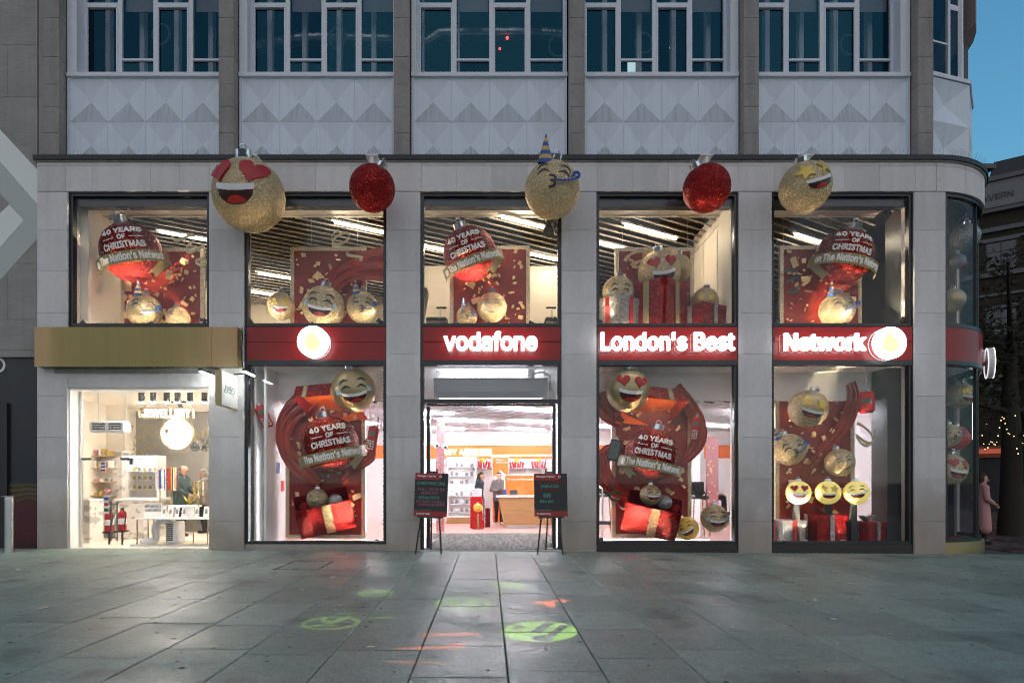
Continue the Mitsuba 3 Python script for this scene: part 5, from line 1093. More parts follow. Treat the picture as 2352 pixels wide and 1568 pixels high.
    if coat: jk.append(hull([(np.array([-.09, 0, .95]), .13), (np.array([.09, 0, .95]), .13), (np.array([-.13, -.02, .40]), .13), (np.array([.13, .04, .40]), .13)]))
    put(o + ('__coat' if coat else '__jacket'), w_(flesh(jk, .04, 5)), top, True)
    tr = [hull([(hips[0], .105), (hips[1], .105)])]
    for q in (0, 1): tr += [hull([(hips[q], .10), (knees[q], .07)]), hull([(knees[q], .068), (ank[q] + [0, 0, .02], .052)])]
    put(o + '__trousers', w_(flesh(tr, .04, 4)), legs, True)
    for q in (0, 1): put(o + '__shoe', w_(flesh([hull([(ank[q] + [0, .02, -.03], .052), (ank[q] + [0, -.14, -.055], .04), (ank[q] + [0, .03, -.06], .035)])], .03, 3)), shoes, True)
    hr = [hull([(hp([0, .03, .055]), .092), (hp([0, .05, -.01]), .082)])] if not bald else [hull([(hp([-.06, .045, .0]), .05), (hp([.06, .045, .0]), .05), (hp([0, .07, -.01]), .05)])]
    if hairlen: hr.append(hull([(hp([-.045, .06, 0]), .07), (hp([.045, .06, 0]), .07), (hp([-.05, .06, -hairlen]), .05), (hp([.05, .05, -hairlen]), .05)]))
    put(o + '__hair', w_(flesh(hr, .03, 3)), hair, True)
    for q in (-1, 1): put(o + '__eye', xf((np.array(ICO[2].vertices) * .011, np.array(ICO[2].faces)), R_, loc + R_ @ (hp([q * .034, -.083, .022]) * s), s), 'mat_eye')
    put(o + '__mouth', w_(xf(bev([0, 0, 0], (.045, .01, .012), .004), RH, hp([0, -.095, -.065]))), 'mat_lips')
    if hood: put(o + '__hood', w_(flesh([hull([(neck + [-.06, .07, -.02], .06), (neck + [.06, .07, -.02], .06), (neck + [0, .10, -.09], .07)])], .04, 4)), hood, True)
    return o
cross = [[[-.26, -.02, 1.16], [.10, -.20, 1.20]], [[.26, -.02, 1.16], [-.10, -.22, 1.17]]]
fwd = [[[-.24, -.04, 1.18], [-.12, -.34, 1.08]], [[.24, -.04, 1.18], [.10, -.36, 1.08]]]
def gnd(u, v, z): p = on_z(u, v, z); return [p[0], p[1], z]
person(gnd(414, 1232, .05), 78, 1.80, 'balding man in a dark hooded jacket looking down in the jewellery shop', 'mat_jacket_teal', 'mat_trousers', 'mat_hair_grey', arms=fwd, bend=6, hood='mat_grey_wool', head_down=24, bald=True)
person([gnd(466, 1226, .05)[0] - .12, gnd(466, 1226, .05)[1] + .35, .05], -80, 1.72, 'person in a grey jacket and woolly hat facing the balding man', 'mat_grey_wool', 'mat_trousers', 'mat_hair_grey', arms=fwd, head_down=18)
person(gnd(1098, 1208, .03), 70, 1.72, 'long haired woman in a dark jacket behind the red plinth in the shop', 'mat_jacket_dark', 'mat_trousers', 'mat_hair_brown', hairlen=.2, bend=8, head_down=14, hood='mat_jacket_dark')
person(gnd(1146, 1205, .03), 6, 1.72, 'man in a grey jumper standing with his arms crossed beside the counter', 'mat_grey_wool', 'mat_trousers', 'mat_hair_brown', 'mat_shoe_pale', arms=cross, head_down=4)
person([yx(1628, 5.2), 5.2, .12], 60, 1.70, 'seated dark haired person in pale clothes far back in the fourth ground floor window', 'mat_shirt_white', 'mat_trousers', 'mat_hair_dark', arms=fwd, seat=True, bend=12, head_down=20)
person([12.02, 2.25, -.075], 75, 1.70, 'woman in a long pink coat walking past the corner of the building', 'mat_coat_pink', 'mat_trousers', 'mat_hair_brown', coat=True, stride=.12, arms=[[[-.26, .0, 1.14], [-.22, -.16, 1.02]], [[.27, .05, 1.16], [.25, -.1, .96]]], hairlen=.1)

# ---------------- easel boards by the door ----------------
def easel(u0, v0, u1, v1, feet, label, mark, lines, small):
    o = thing('easel_sign', label, 'sign'); Y = -.52; ln = 7
    c = np.array([yx((u0 + u1) / 2, Y), Y, yz((v0 + v1) / 2, Y)]); W, H = px(u1 - u0, Y), px(v1 - v0, Y); A = rot('x', -ln) @ rot('y', 1.5 if u0 < 1000 else -.4)
    U = lambda m: xf(m, A, c)
    put(o + '__board', U(B(-W / 2, W / 2, 0, .018, -H / 2, H / 2)), 'mat_chalkboard')
    put(o + '__top_band', U(xf(upright(extr(Polygon([(-W / 2, H / 2), (W * .30, H / 2), (W * .30, H / 2 - .075), (W * .22, H / 2 - .135), (-W / 2, H / 2 - .135)]), .003)), t=(0, 0, 0))), 'mat_sign_red')
    put(o + '__bottom_band', U(B(-W / 2, W / 2, -.003, 0, -H / 2, -H / 2 + .10)), 'mat_sign_red')
    def text(t, h, width, x, z, m, bold=True):
        gl, w, w0 = word(t, h, bold); q = width / (w - w0); g = unary_union([affinity.translate(affinity.scale(a, q, 1, origin=(0, 0)), x - w0 * q, z) for a in gl]).simplify(h * .012)
        put(o + '__lettering', U(xf(upright(extr(g, .0025)), t=(0, -.0032, 0))), m)
    text("Manager's Special", .036, W * .56, -W / 2 + .05, H / 2 - .075, 'mat_white'); text('In store today', .036, W * .42, -W / 2 + .05, -H / 2 + .035, 'mat_white')
    ring = Point(W * .27, H / 2 - .065).buffer(.024).difference(Point(W * .27, H / 2 - .065).buffer(.015)); put(o + '__round_mark', U(xf(upright(extr(ring, .003)), t=(0, -.0035, 0))), 'mat_white')
    for t, h, wd, x, z, m in lines: text(t, h, wd * W, -W / 2 + x * W, H / 2 - z * H, m)
    text(small, .009, W * .5, -W / 2 + .01, -H / 2 + .112, 'mat_white', False)
    g_ = lambda x: float(gz(x))
    tl = U((np.array([[-W * .12, .05, H / 2 + .10], [W * .14, .05, H / 2 + .10], [0, .06, H / 2 - .02]]), np.zeros((1, 3), int)))[0]
    for k in (0, 1): put(o + '__leg', rod(tl[k] + [0, .0, 0], [yx(feet[k], -.5), -.55, g_(yx(feet[k], -.5))], .017, 8), 'mat_dark_wood', True)
    put(o + '__leg', rod(tl[2], [c[0] - .05, .02, g_(c[0])], .016, 8), 'mat_dark_wood', True)
    put(o + '__crossbar', rod(tl[0] * .9 + tl[1] * .1 - [0, 0, .07], tl[1] * .9 + tl[0] * .1 - [0, 0, .07], .02), 'mat_dark_wood', True)
    put(o + '__ledge', U(B(-W * .38, W * .38, -.02, .05, -H / 2 - .03, -H / 2 - .001)), 'mat_dark_wood')
mat('chalkboard', (.022, .024, .024), .6); mat('dark_wood', (.03, .022, .017), .5); mat('chalk_green', (.10, .30, .22), .8); mat('chalk_pink', (.34, .12, .15), .8)
CG, CP = 'mat_chalk_green', 'mat_chalk_pink'
easel(952, 1086, 1028, 1185.5, (955, 1014), 'chalkboard sign on an easel at the left of the entrance, covered in chalk writing', 1,
    [('CHRISTMAS DEAL', .06, .86, .07, .27, CG), ('FULL TECH 5G', .055, .82, .1, .41, CP), ('DOWNLOAD', .05, .52, .2, .49, CP), ('£23pm WITH', .055, .62, .13, .60, CG), ('WITH BEST OVERALL', .045, .86, .05, .69, CP), ('LONDON NETWORK', .045, .8, .12, .76, CP)], 'See in store for full terms and conditions')
easel(1227, 1087, 1303, 1185.5, (1234, 1292), 'chalkboard sign on an easel at the right of the entrance, mostly black', 0,
    [('UP TO 12 MONTHS', .05, .82, .1, .24, 'mat_deep_red'), ('SAVE £120', .06, .54, .2, .33, CG), ('PAY MONTHLY', .05, .64, .12, .41, 'mat_deep_red'), ('8GB', .08, .22, .28, .56, CG), ('£44 pm', .06, .4, .17, .68, CG)], 'See in store for full terms and conditions')

# ---------------- inside the shop ----------------
def T_(name, label, cat_, group=None): return thing(name, label, cat_, group)
# counter
o = T_('shop_counter', 'pale wooden counter with sloping end and white top inside the entrance', 'counter'); Yc = 6.0
cx0, cx1 = yx(1144, Yc), yx(1330, Yc); zt = yz(1142, Yc)
put(o + '__body', m3.Manifold.hull_points(np.array([[x, y, z] for y in (Yc, Yc + .75) for x, z in ((cx0, zt), (cx1, zt), (cx1, .14), (yx(1158, Yc), .14))])), 'mat_wood'); put(o + '__top', B(cx0 - .06, cx1, Yc - .04, Yc + .8, zt + .001, zt + .05), 'mat_white'); put(o + '__kick', B(yx(1163, Yc), cx1, Yc + .05, Yc + .7, .03, .139), 'mat_steel')
for q, (u, w, h, m, lb) in enumerate(((1180, .16, .10, 'mat_black', 'small black tablet on the counter'), (1196, .12, .20, 'mat_orange', 'orange leaflet holder on the counter'), (1160, .05, .12, 'mat_blue', 'small blue figure card on the counter'))):
    t = T_('counter_item', lb, 'display'); x = yx(u, Yc + .3); put(t + '__screen', obox([x, Yc + .3, zt + .10 + h / 2], (w * 1.6, .02, h * 1.4), rot('x', -12)), m); put(t + '__base', B(x - .04, x + .04, Yc + .25, Yc + .38, zt + .052, zt + .06), 'mat_white')
t = T_('counter_sign', 'orange panel headed Choose an Entertainment behind the counter', 'sign'); Y_ = 6.9
put(t + '__panel', B(yx(1160, Y_), yx(1250, Y_), Y_, Y_ + .04, .9, yz(1092, Y_)), 'mat_orange'); put(t + '__frame', frame(yx(1158, Y_), yx(1252, Y_), .88, yz(1089, Y_), .03, Y_ - .01, Y_ + .05), 'mat_white')
gl, w, w0 = word('Choose an Entertainment', .055); put(t + '__lettering', xf(upright(extr(unary_union([affinity.scale(g, 1.1, 1, origin=(0, 0)) for g in gl]), .01)), t=(yx(1164, Y_), Y_ - .002, yz(1100, Y_) - .03)), 'mat_white')
# red plinth
o = T_('red_plinth', 'tall red plinth decorated with a smiling bauble and two gift boxes', 'plinth'); Yp = 5.9; x0, x1 = yx(1080, Yp), yx(1108, Yp)
put(o + '__body', bev([(x0 + x1) / 2, Yp + .2, (.03 + yz(1140, Yp)) / 2], (x1 - x0, .42, yz(1140, Yp) - .03), .03), 'mat_red'); put(o + '__cover', B(x0 + .04, x1 - .02, Yp + .05, Yp + .35, yz(1140, Yp) + .001, yz(1122, Yp)), 'mat_window_white')
for q, (a, b, v0, v1) in enumerate(((1088, 1108, 1178, 1195), (1086, 1111, 1195, 1216))):
    g = T_('gift_box', ('small' if q == 0 else 'larger') + ' orange red gift box in front of the red plinth', 'gift box'); x0_, x1_ = yx(a, 5.7), yx(b, 5.7); z1_ = yz(v0, 5.7); z0_ = max(yz(v1, 5.7), .036)
    put(g + '__box', B(x0_, x1_, 5.6, 5.85, z0_, z1_ - .004), 'mat_red'); put(g + '__ribbon', B((x0_ + x1_) / 2 - .03, (x0_ + x1_) / 2 + .03, 5.594, 5.6, z0_, z1_ - .004), 'mat_ribbon_gold')
bauble(1097.5, 1166, 10.5, 5.72, 'yellow smiling bauble on the gift boxes before the red plinth', 'smile', m='mat_yellow')
# wall cabinet with hanging goods
o = T_('wall_cabinet', 'brightly lit white wall cabinet with rows of small goods on hooks', 'cabinet'); Y_ = 8.2; x0, x1 = yx(1026, Y_), yx(1094, Y_); z0, z1 = .25, yz(1049, Y_)
put(o + '__carcass', cat(B(x0, x1, Y_ + .25, Y_ + .3, z0, z1), frame(x0, x1, z0, z1, .05, Y_, Y_ + .25)), 'mat_white'); put(o + '__base', B(x0, x1, Y_, Y_ + .3, .03, z0 - .002), 'mat_wood')
put(o + '__light', B(x0 + .08, x1 - .08, Y_ + .02, Y_ + .05, z1 - .075, z1 - .055), 'mat_lit_white', emit=COOL * 7, weight=.8); put(o + '__light', B(x0 + .08, x1 - .08, Y_ + .02, Y_ + .05, 1.24, 1.26), 'mat_lit_white', emit=COOL * 7, weight=.8)
for r_, z in enumerate((1.95, 1.65, 1.38, .98, .70, .42)):
    put(o + '__shelf', B(x0 + .052, x1 - .052, Y_ + .06, Y_ + .248, z - .012, z), 'mat_white')
    for q in range(5): put(o + '__packet', B(x0 + .12 + q * .17, x0 + .22 + q * .17, Y_ + .10, Y_ + .13, z + .004, z + .12 + .03 * ((q + r_) % 2)), 'mat_mid_grey' if (q + r_) % 3 else 'mat_window_white')
o = T_('orange_banner', 'orange banner with a white diamond on the back wall behind the standing man', 'banner'); Y_ = 8.3
put(o + '__sheet', B(yx(1131, Y_), yx(1168, Y_), Y_, Y_ + .03, .05, yz(1050, Y_)), 'mat_orange'); put(o + '__frame', frame(yx(1129.5, Y_), yx(1169.5, Y_), .03, yz(1048, Y_), .03, Y_ - .01, Y_ + .035), 'mat_white')
put(o + '__diamond', xf(upright(extr(Polygon([(-.28, 0), (0, .28), (.28, 0), (0, -.28)]), .01)), t=(yx(1150, Y_), Y_ - .001, yz(1098, Y_))), 'mat_white')
for q, z in enumerate((.10, .05)): gl, w, w0 = word(('Gifts to', 'unwrap now')[q], .05); put(o + '__lettering', xf(upright(extr(unary_union(gl), .008)), t=(yx(1140, Y_), Y_ - .001, yz(1058 + q * 5, Y_))), 'mat_white')
for q, u in enumerate((1108, 1187, 1238)):
    Y_ = 8.35; g = T_('shelf_display', 'cluster of red gift cards with yellow face on the back wall, ' + ['left', 'middle', 'right'][q] + ' of three', 'display'); x = yx(u, Y_); z = yz(1075, Y_)
    put(g + '__shelf', B(x - .35, x + .35, Y_, Y_ + .26, z - .03, z), 'mat_mid_grey')
    for k, dx in enumerate((-.17, 0, .17)): put(g + '__card', obox([x + dx, Y_ + .08, z + .12], (.15, .03, .22), rot('y', (k - 1) * 14)), 'mat_red'); put(g + '__card_ribbon', obox([x + dx, Y_ + .062, z + .12], (.025, .004, .22), rot('y', (k - 1) * 14)), 'mat_white')
    put(g + '__face', xf((np.array(ICO[3].vertices) * .085, np.array(ICO[3].faces)), None, [x, Y_ + .1, z + .26]), 'mat_yellow', True)
o = T_('pink_column', 'slim pink column with dark camera heads just inside the entrance on the left', 'column'); Y_ = 4.6; x = yx(1011, Y_)
mat('pink', (.55, .25, .25), .5)
put(o + '__shaft', B(x - .11, x + .11, Y_, Y_ + .22, .03, 3.19), 'mat_pink')
for dx, dz in ((-.1, 2.46), (.13, 2.42)):
    put(o + '__camera', xf((np.array(ICO[3].vertices) * .085, np.array(ICO[3].faces)), None, [x + dx, Y_ - .08, dz]), 'mat_white', True); put(o + '__camera__lens', xf((np.array(ICO[2].vertices) * .04, np.array(ICO[2].faces)), None, [x + dx + .03, Y_ - .145, dz - .01]), 'mat_black', True)
t = T_('fire_point', 'dark red fire extinguisher stand beside the red plinth', 'extinguisher'); p = gnd(1120, 1210, .03); put(t + '__cylinder', tube([p, [p[0], p[1], .3], [p[0], p[1], .62]], .075, 12), 'mat_deep_red', 40); put(t + '__post', B(p[0] - .14, p[0] - .10, p[1], p[1] + .04, .03, .9), 'mat_dark_grey')
# other furniture seen through the side windows
def stool(u, v, Y, label, back=True):
    x = yx(u, Y); o = T_('stool', label, 'stool'); zt = yz(v, Y)
    put(o + '__seat', bev([x, Y, zt], (.42, .40, .07), .03), 'mat_stool_grey', 30)
    if back: put(o + '__back', bev([x, Y + .2, zt + .22], (.42, .05, .34), .025), 'mat_stool_grey', 30)
    for a in (-1, 1):
        for b in (-1, 1): put(o + '__leg', rod([x + a * .15, Y + b * .14, zt - .03], [x + a * .22, Y + b * .2, .1], .016, 6), 'mat_wood', True)
    put(o + '__footrest', frame(x - .19, x + .19, .3, .32, .012, Y - .17, Y - .15), 'mat_steel')
mat('stool_grey', (.05, .055, .06), .7)
stool(1388, 1200, 2.2, 'dark low stool at the left edge of the fourth ground floor window', False); stool(1388, 1138, 3.4, 'dark high chair behind the left streamer, fourth ground floor window'); stool(1604, 1142, 2.6, 'dark high chair right of the board, fourth ground floor window'); stool(1470, 1222, 1.7, 'stool whose legs show below the board, fourth ground floor window', False)
o = T_('side_desk', 'pale wooden desk at the left of the second ground floor window', 'desk'); Y_ = 2.3; put(o + '__body', B(yx(624, Y_), yx(660, Y_), Y_, Y_ + .6, .03, yz(1136, Y_)), 'mat_wood'); put(o + '__top', B(yx(622, Y_), yx(664, Y_), Y_ - .03, Y_ + .62, yz(1136, Y_) + .001, yz(1132, Y_)), 'mat_black')
o = T_('red_wall_poster', 'tall red striped poster above the desk, second ground floor window', 'poster'); Y_ = 4.2; put(o + '__sheet', B(yx(632, Y_), yx(660, Y_), Y_, Y_ + .03, yz(1092, Y_), yz(1040, Y_)), 'mat_red'); put(o + '__stripe', cat(*[B(yx(u, Y_), yx(u + 2.5, Y_), Y_ - .006, Y_ - .001, yz(1090, Y_), yz(1042, Y_)) for u in (636, 648)]), 'mat_white')
for q, (u, v, w, h, m) in enumerate(((597, 1074, 12, 20, 'mat_blue'), (607, 1116, 8, 22, 'mat_red'))):
    o = T_('wall_notice', ('blue' if q == 0 else 'small red') + ' notice on the white side wall of the second ground floor window', 'notice'); Y_ = .9
    put(o + '__sheet', B(-4.699, -4.69, Y_ + q * .3, Y_ + q * .3 + .22, yz(v, Y_) - .12, yz(v, Y_) + .12), m); put(o + '__margin', B(-4.6995, -4.695, Y_ + q * .3 - .02, Y_ + q * .3 + .24, yz(v, Y_) - .15, yz(v, Y_) + .15), 'mat_white')
o = T_('pink_poster', 'pink confetti poster at the back right of the fourth ground floor window', 'poster'); Y_ = 4.4; put(o + '__sheet', B(yx(1622, Y_), yx(1650, Y_), Y_, Y_ + .03, .6, yz(1003, Y_)), 'mat_pink'); put(o + '__confetti', cat(*[obox([yx(1624 + 24 * rng.random(), Y_), Y_ - .012, rng.uniform(.8, 2.4)], (.06, .004, .04), rot('y', rng.uniform(0, 180))) for _ in range(16)]), 'mat_confetti'); labels[o + '__confetti'] = {'kind': 'stuff'}
o = T_('globe_lamp', 'glowing white globe lamp low at the left edge of the fourth ground floor window', 'lamp'); c = at(1384, 1108, 2.4); put(o + '__globe', xf((np.array(ICO[3].vertices) * .15, np.array(ICO[3].faces)), None, c), 'mat_lit_white', True, emit=WARM * 4, weight=.5); put(o + '__stem', rod(c - [0, 0, .15], [c[0], c[1], .03], .02), 'mat_steel', True)
o = T_('white_light_panel', 'tall white panel with a lit edge standing in the fifth ground floor window', 'panel'); Y_ = .9; put(o + '__sheet', obox([yx(2035, Y_), Y_, (.1 + yz(1058, Y_)) / 2], (px(46, Y_), .04, yz(1058, Y_) - .1), rot('z', 0)), 'mat_steel_panel'); put(o + '__lit_edge', B(yx(2059, Y_), yx(2060.6, Y_), Y_ - .03, Y_ + .02, .1, yz(1056, Y_)), 'mat_lit_white', emit=WARM * 3, weight=.4)
# office chairs, middle upper window
def office_chair(u, label, mir):
    o = T_('office_chair', label, 'chair'); Y = 1.6; x = yx(u, Y); z = yz(738, Y)
    put(o + '__seat', bev([x, Y, z], (.5, .5, .09), .04), 'mat_black', 30); put(o + '__backrest', xf(bev([0, 0, 0], (.09, .46, .62), .035), rot('y', mir * 10), [x - mir * .30, Y, z + .42]), 'mat_black', 30)
    put(o + '__arm_post', rod([x + mir * .08, Y - .26, z], [x + mir * .12, Y - .26, z + .22], .018), 'mat_steel', True); put(o + '__armrest', bev([x + mir * .12, Y - .26, z + .24], (.24, .08, .035), .015), 'mat_black', 30)
    put(o + '__column', rod([x, Y, ZF1 + .06], [x, Y, z - .04], .03), 'mat_steel', True)
    for k in range(5):
        a = k * 2 * np.pi / 5; put(o + '__base_leg', rod([x, Y, ZF1 + .08], [x + .3 * math.cos(a), Y + .3 * math.sin(a), ZF1 + .03], .02, 6), 'mat_black')
office_chair(1004, 'black office chair at the left of the middle upper window', 1); office_chair(1275, 'black office chair at the right of the middle upper window', -1)
# projector lamps in the upper windows, throwing coloured pictures on the pavement through cut-out plates
def on_ground(poly, lens, d, dist):
    """the hole in a plate 'dist' in front of the lens whose picture on the pavement is this outline"""
    r = nrm(np.cross(d, [0, 0, 1])); u = np.cross(r, d)
    def f(x, y):
        p = np.stack([x, y, gz(np.asarray(x))], 1) - lens; k = dist / (p @ d); return (p @ r) * k, (p @ u) * k
    out = []
    for g in getattr(poly, 'geoms', [poly]):
        h = lambda c: np.stack(f(*np.array(c.coords).T[:2]), 1)
        out.append(Polygon(h(g.exterior), [h(i) for i in g.interiors]))
    return unary_union(out), r, u
def gp(u, v): q = on_z(u, v, 0.0); return q[0], q[1]
def disc(u, v, r, q=1.0): return affinity.scale(Point(*gp(u, v)).buffer(r, 24), 1, q)
def face_picture(u, v, r, turn=0):
    a = Point(0, 0).buffer(1, 28).difference(Point(0, 0).buffer(.82, 28)); e = [star(-.36, .25, .32), star(.38, .25, .32)]; m = grin(0, -.1, .55, .5)[0]
    return affinity.translate(affinity.rotate(affinity.scale(unary_union([a, *e, m]), r, r * 1.15, origin=(0, 0)), turn, origin=(0, 0)), *gp(u, v))
def blob(u, v, r, turn):
    b = Point(0, 0).buffer(1, 24).difference(unary_union([sbox(-.2, -.2, .05, .9), sbox(.3, -.3, .5, .8), sbox(-.75, -.1, -.55, .3)])).difference(affinity.translate(Point(0, -.6).buffer(.25), .3, 0))
    return affinity.translate(affinity.rotate(affinity.scale(b, r, r * 1.15, origin=(0, 0)), turn, origin=(0, 0)), *gp(u, v))
def streaks(spec): return unary_union([affinity.translate(affinity.rotate(affinity.scale(Point(0, 0).buffer(1), a, b), t), *gp(u, v)) for u, v, a, b, t in spec])
greens = unary_union([face_picture(1064, 1382, .33, 12), blob(1237, 1441, .36, -25), disc(768, 1426, .30).difference(disc(768, 1426, .23)), streaks([(760, 1424, .05, .24, 30), (790, 1418, .05, .2, -20), (880, 1414, .16, .05, 12), (800, 1405, .13, .03, 0), (740, 1432, .1, .04, 30)]), disc(868, 1360, .24).difference(disc(868, 1360, .17)), streaks([(870, 1359, .16, .07, 10), (1170, 1341, .18, .08, 0)]), disc(1170, 1341, .24).difference(disc(1170, 1341, .17))])
reds = streaks([(1262, 1374, .26, .05, 20), (1258, 1380, .07, .2, 0), (1290, 1372, .03, .12, 0), (1232, 1378, .03, .12, 0), (1035, 1446, .30, .07, 4), (995, 1474, .34, .05, 8), (960, 1504, .30, .03, -6), (1060, 1338, .22, .04, 10), (1052, 1470, .1, .09, 0)])
for (u, v, Y, lb), pic, colr, pw in (((2032, 494, .66, 'black projector lamp hanging by the steel column, fifth upper window'), reds, (1.0, .14, .05), 3600), ((1264, 518, .5, 'small black projector lamp behind the party bauble, middle upper window'), greens, (.56, 1.0, .13), 380)):
    c = at(u, v, Y); o = T_('projector_lamp', lb, 'lamp'); put(o + '__yoke', cat(rod(c + [-.13, 0, .02], c + [-.13, 0, .22], .012), rod(c + [.13, 0, .02], c + [.13, 0, .22], .012), rod(c + [-.14, 0, .22], c + [.14, 0, .22], .015), rod(c + [0, 0, .22], [c[0], c[1], 7.33], .012)), 'mat_black')
    tg = np.array([pic.centroid.x, pic.centroid.y, 0]); d = nrm(tg - c); Rp = np.stack([nrm(np.cross(d, [0, 0, 1])), d, np.cross(nrm(np.cross(d, [0, 0, 1])), d)], 1); lens = c + d * .17
    put(o + '__body', xf(bev([0, 0, 0], (.2, .28, .17), .03), Rp, c), 'mat_black', 30); put(o + '__lens', xf(tube([[0, .142, 0], [0, .15, 0], [0, .16, 0]], .04, 12), Rp, c), 'mat_lit_white', emit=np.array(colr) * 3 + .1, weight=.02)
    hole, r_, u_ = on_ground(pic, lens, d, .12); plate = Point(0, 0).buffer(.12, 32).difference(hole)
    put(o + '__gobo_plate', xf(xf(extr(plate, .0015), np.stack([r_, u_, -d], 1)), None, lens + d * .12), 'mat_black')
    put(o + '__barrel', xf(tube([[0, .14, 0], [0, .25, 0], [0, .30, 0]], .122, 20, False), Rp, c), 'mat_black', 40)
    scene[number('spot_' + o)] = {'type': 'spot', 'to_world': T().look_at(origin=lens.tolist(), target=tg.tolist(), up=[0, 0.1, 1]), 'intensity': {'type': 'rgb', 'value': [pw * K * q for q in colr]}, 'cutoff_angle': 41.0, 'beam_width': 40.0, 'sampling_weight': 8.0}

# ---------------- the jewellery shop ----------------
mat('marble', mikit.proc(lambda p, n, uv: MX(mi.Color3f(.62, .58, .54), mi.Color3f(.26, .24, .23), SS(.55, .62, FB(p.x * 5 + 2 * N(p.x * 3, p.y * 3, p.z * 3), p.y * 5, p.z * 7, 4)) * .7)), .3)
mat('gold_vinyl', (.52, .36, .10), .4, metal=.4)
o = T_('neon_sign', 'glowing white sign with the word JEWELLERY in a clear box', 'sign'); Y_ = 1.5; gl, w, w0 = word('JEWELLERY', px(17, Y_)); q = px(112, Y_) / (w - w0)
for g in gl: put(o + '__letter', xf(upright(extr(affinity.scale(g, q, 1, origin=(0, 0)), .03)), t=(yx(325, Y_) - w0 * q, Y_ + .03, yz(957, Y_))), 'mat_lit_white', emit=np.array([1, .86, .66]) * 2.2, weight=.2)
put(o + '__box_frame', frame(yx(319, Y_), yx(444, Y_), yz(960, Y_), yz(938, Y_), .012, Y_ - .02, Y_ + .06), 'mat_ribbon_gold')
for u in (335, 428): put(o + '__wire', rod([yx(u, Y_), Y_, yz(938, Y_)], [yx(u, Y_), Y_, JZ], .004, 4), 'mat_steel')
o = T_('round_light_box', 'round glowing white light box hanging below the neon sign', 'light'); Y_ = 1.7; c = at(406, 996, Y_); Rr = px(36, Y_)
put(o + '__disc', xf(upright(extr(Point(0, 0).buffer(Rr, 32), .06)), t=c + [0, .06, 0]), 'mat_lit_white', emit=(1.25, 1.2, 1.25), weight=.5); put(o + '__rim', xf(upright(extr(Point(0, 0).buffer(Rr + .02, 32).difference(Point(0, 0).buffer(Rr + .002, 32)), .08)), t=c + [0, .07, 0]), 'mat_ribbon_gold')
put(o + '__picture', xf(upright(extr(Point(-.12, .1).buffer(.16).union(Polygon([(-.3, .1), (-.1, .3), (.0, .0), (-.2, -.15)])).buffer(.02), .004)), t=c + [0, -.002, 0]), 'mat_picture_blue', emit=(.50, .55, .95), weight=.1)
mat('picture_blue', (.4, .42, .7), .5)
for u in (384, 428): put(o + '__wire', rod([yx(u, Y_), Y_, c[2] + .2], [yx(u, Y_), Y_, JZ], .004, 4), 'mat_steel')
o = T_('wall_air_heater', 'white air heater with two dark grilles above the jewellery shop door', 'heater'); Y_ = .9; x0, x1, z0, z1 = yx(203, Y_), yx(287, Y_), yz(993, Y_), yz(966, Y_)
put(o + '__casing', bev([(x0 + x1) / 2, Y_ + .12, (z0 + z1) / 2], (x1 - x0, .24, z1 - z0), .04), 'mat_window_white', 30)
for a, b in ((.1, .45), (.55, .9)):
    for k in range(3): z = z1 - .07 - k * .055; put(o + '__grille', B(x0 + (x1 - x0) * a, x0 + (x1 - x0) * b, Y_ - .004, Y_ + .01, z - .018, z + .018), 'mat_dark_grey')
for u in (220, 283): put(o + '__hanger', rod([yx(u, Y_), Y_ + .1, z1 - .02], [yx(u, Y_), Y_ + .1, JZ], .006, 5), 'mat_steel')
# gold dots and stars stuck on the inside of the window
o = T_('window_dots', 'band of gold dots and stars stuck inside the jewellery shop window', 'decal'); Y_ = YJ + .021; rg = np.random.default_rng(12); dots = []
tries = 0
while len(dots) < 120 and tries < 5000:
    tries += 1; u = rg.uniform(303, 479); top = 978 if True else 0; low = 1055 - 55 * min(1, max(0, (u - 330) / 60)) if u < 400 else 1010 + 40 * max(0, (u - 440) / 40); v = top + (low - top) * rg.uniform(0, 1) ** 1.2
    r_ = rg.choice([1.6, 2.1, 2.7, 4.2], p=[.3, .4, .22, .08])
    if all((u - a) ** 2 + (v - b) ** 2 > (r_ + c_ + 1.2) ** 2 for a, b, c_ in dots): dots.append((u, v, r_))
for u, v, r_ in dots: put(o + '__dot', xf(upright(extr(Point(0, 0).buffer(px(r_, Y_), 4), .002)), t=at(u, v, Y_) + [0, .003, 0]), 'mat_gold_vinyl')
for u, v in ((330, 1002), (366, 1003), (310, 1022), (384, 1024), (314, 1074), (460, 998), (470, 990), (424, 1038)):
    s_ = px(9, Y_); t = np.arange(16) * np.pi / 8; rr = np.where(np.arange(16) % 2, .16, np.where(np.arange(16) % 4 == 0, 1, .6)) * s_
    put(o + '__star', xf(upright(extr(Polygon(np.stack([rr * np.cos(t), rr * np.sin(t)], 1)), .002)), t=at(u, v, Y_) + [0, .003, 0]), 'mat_gold_vinyl')
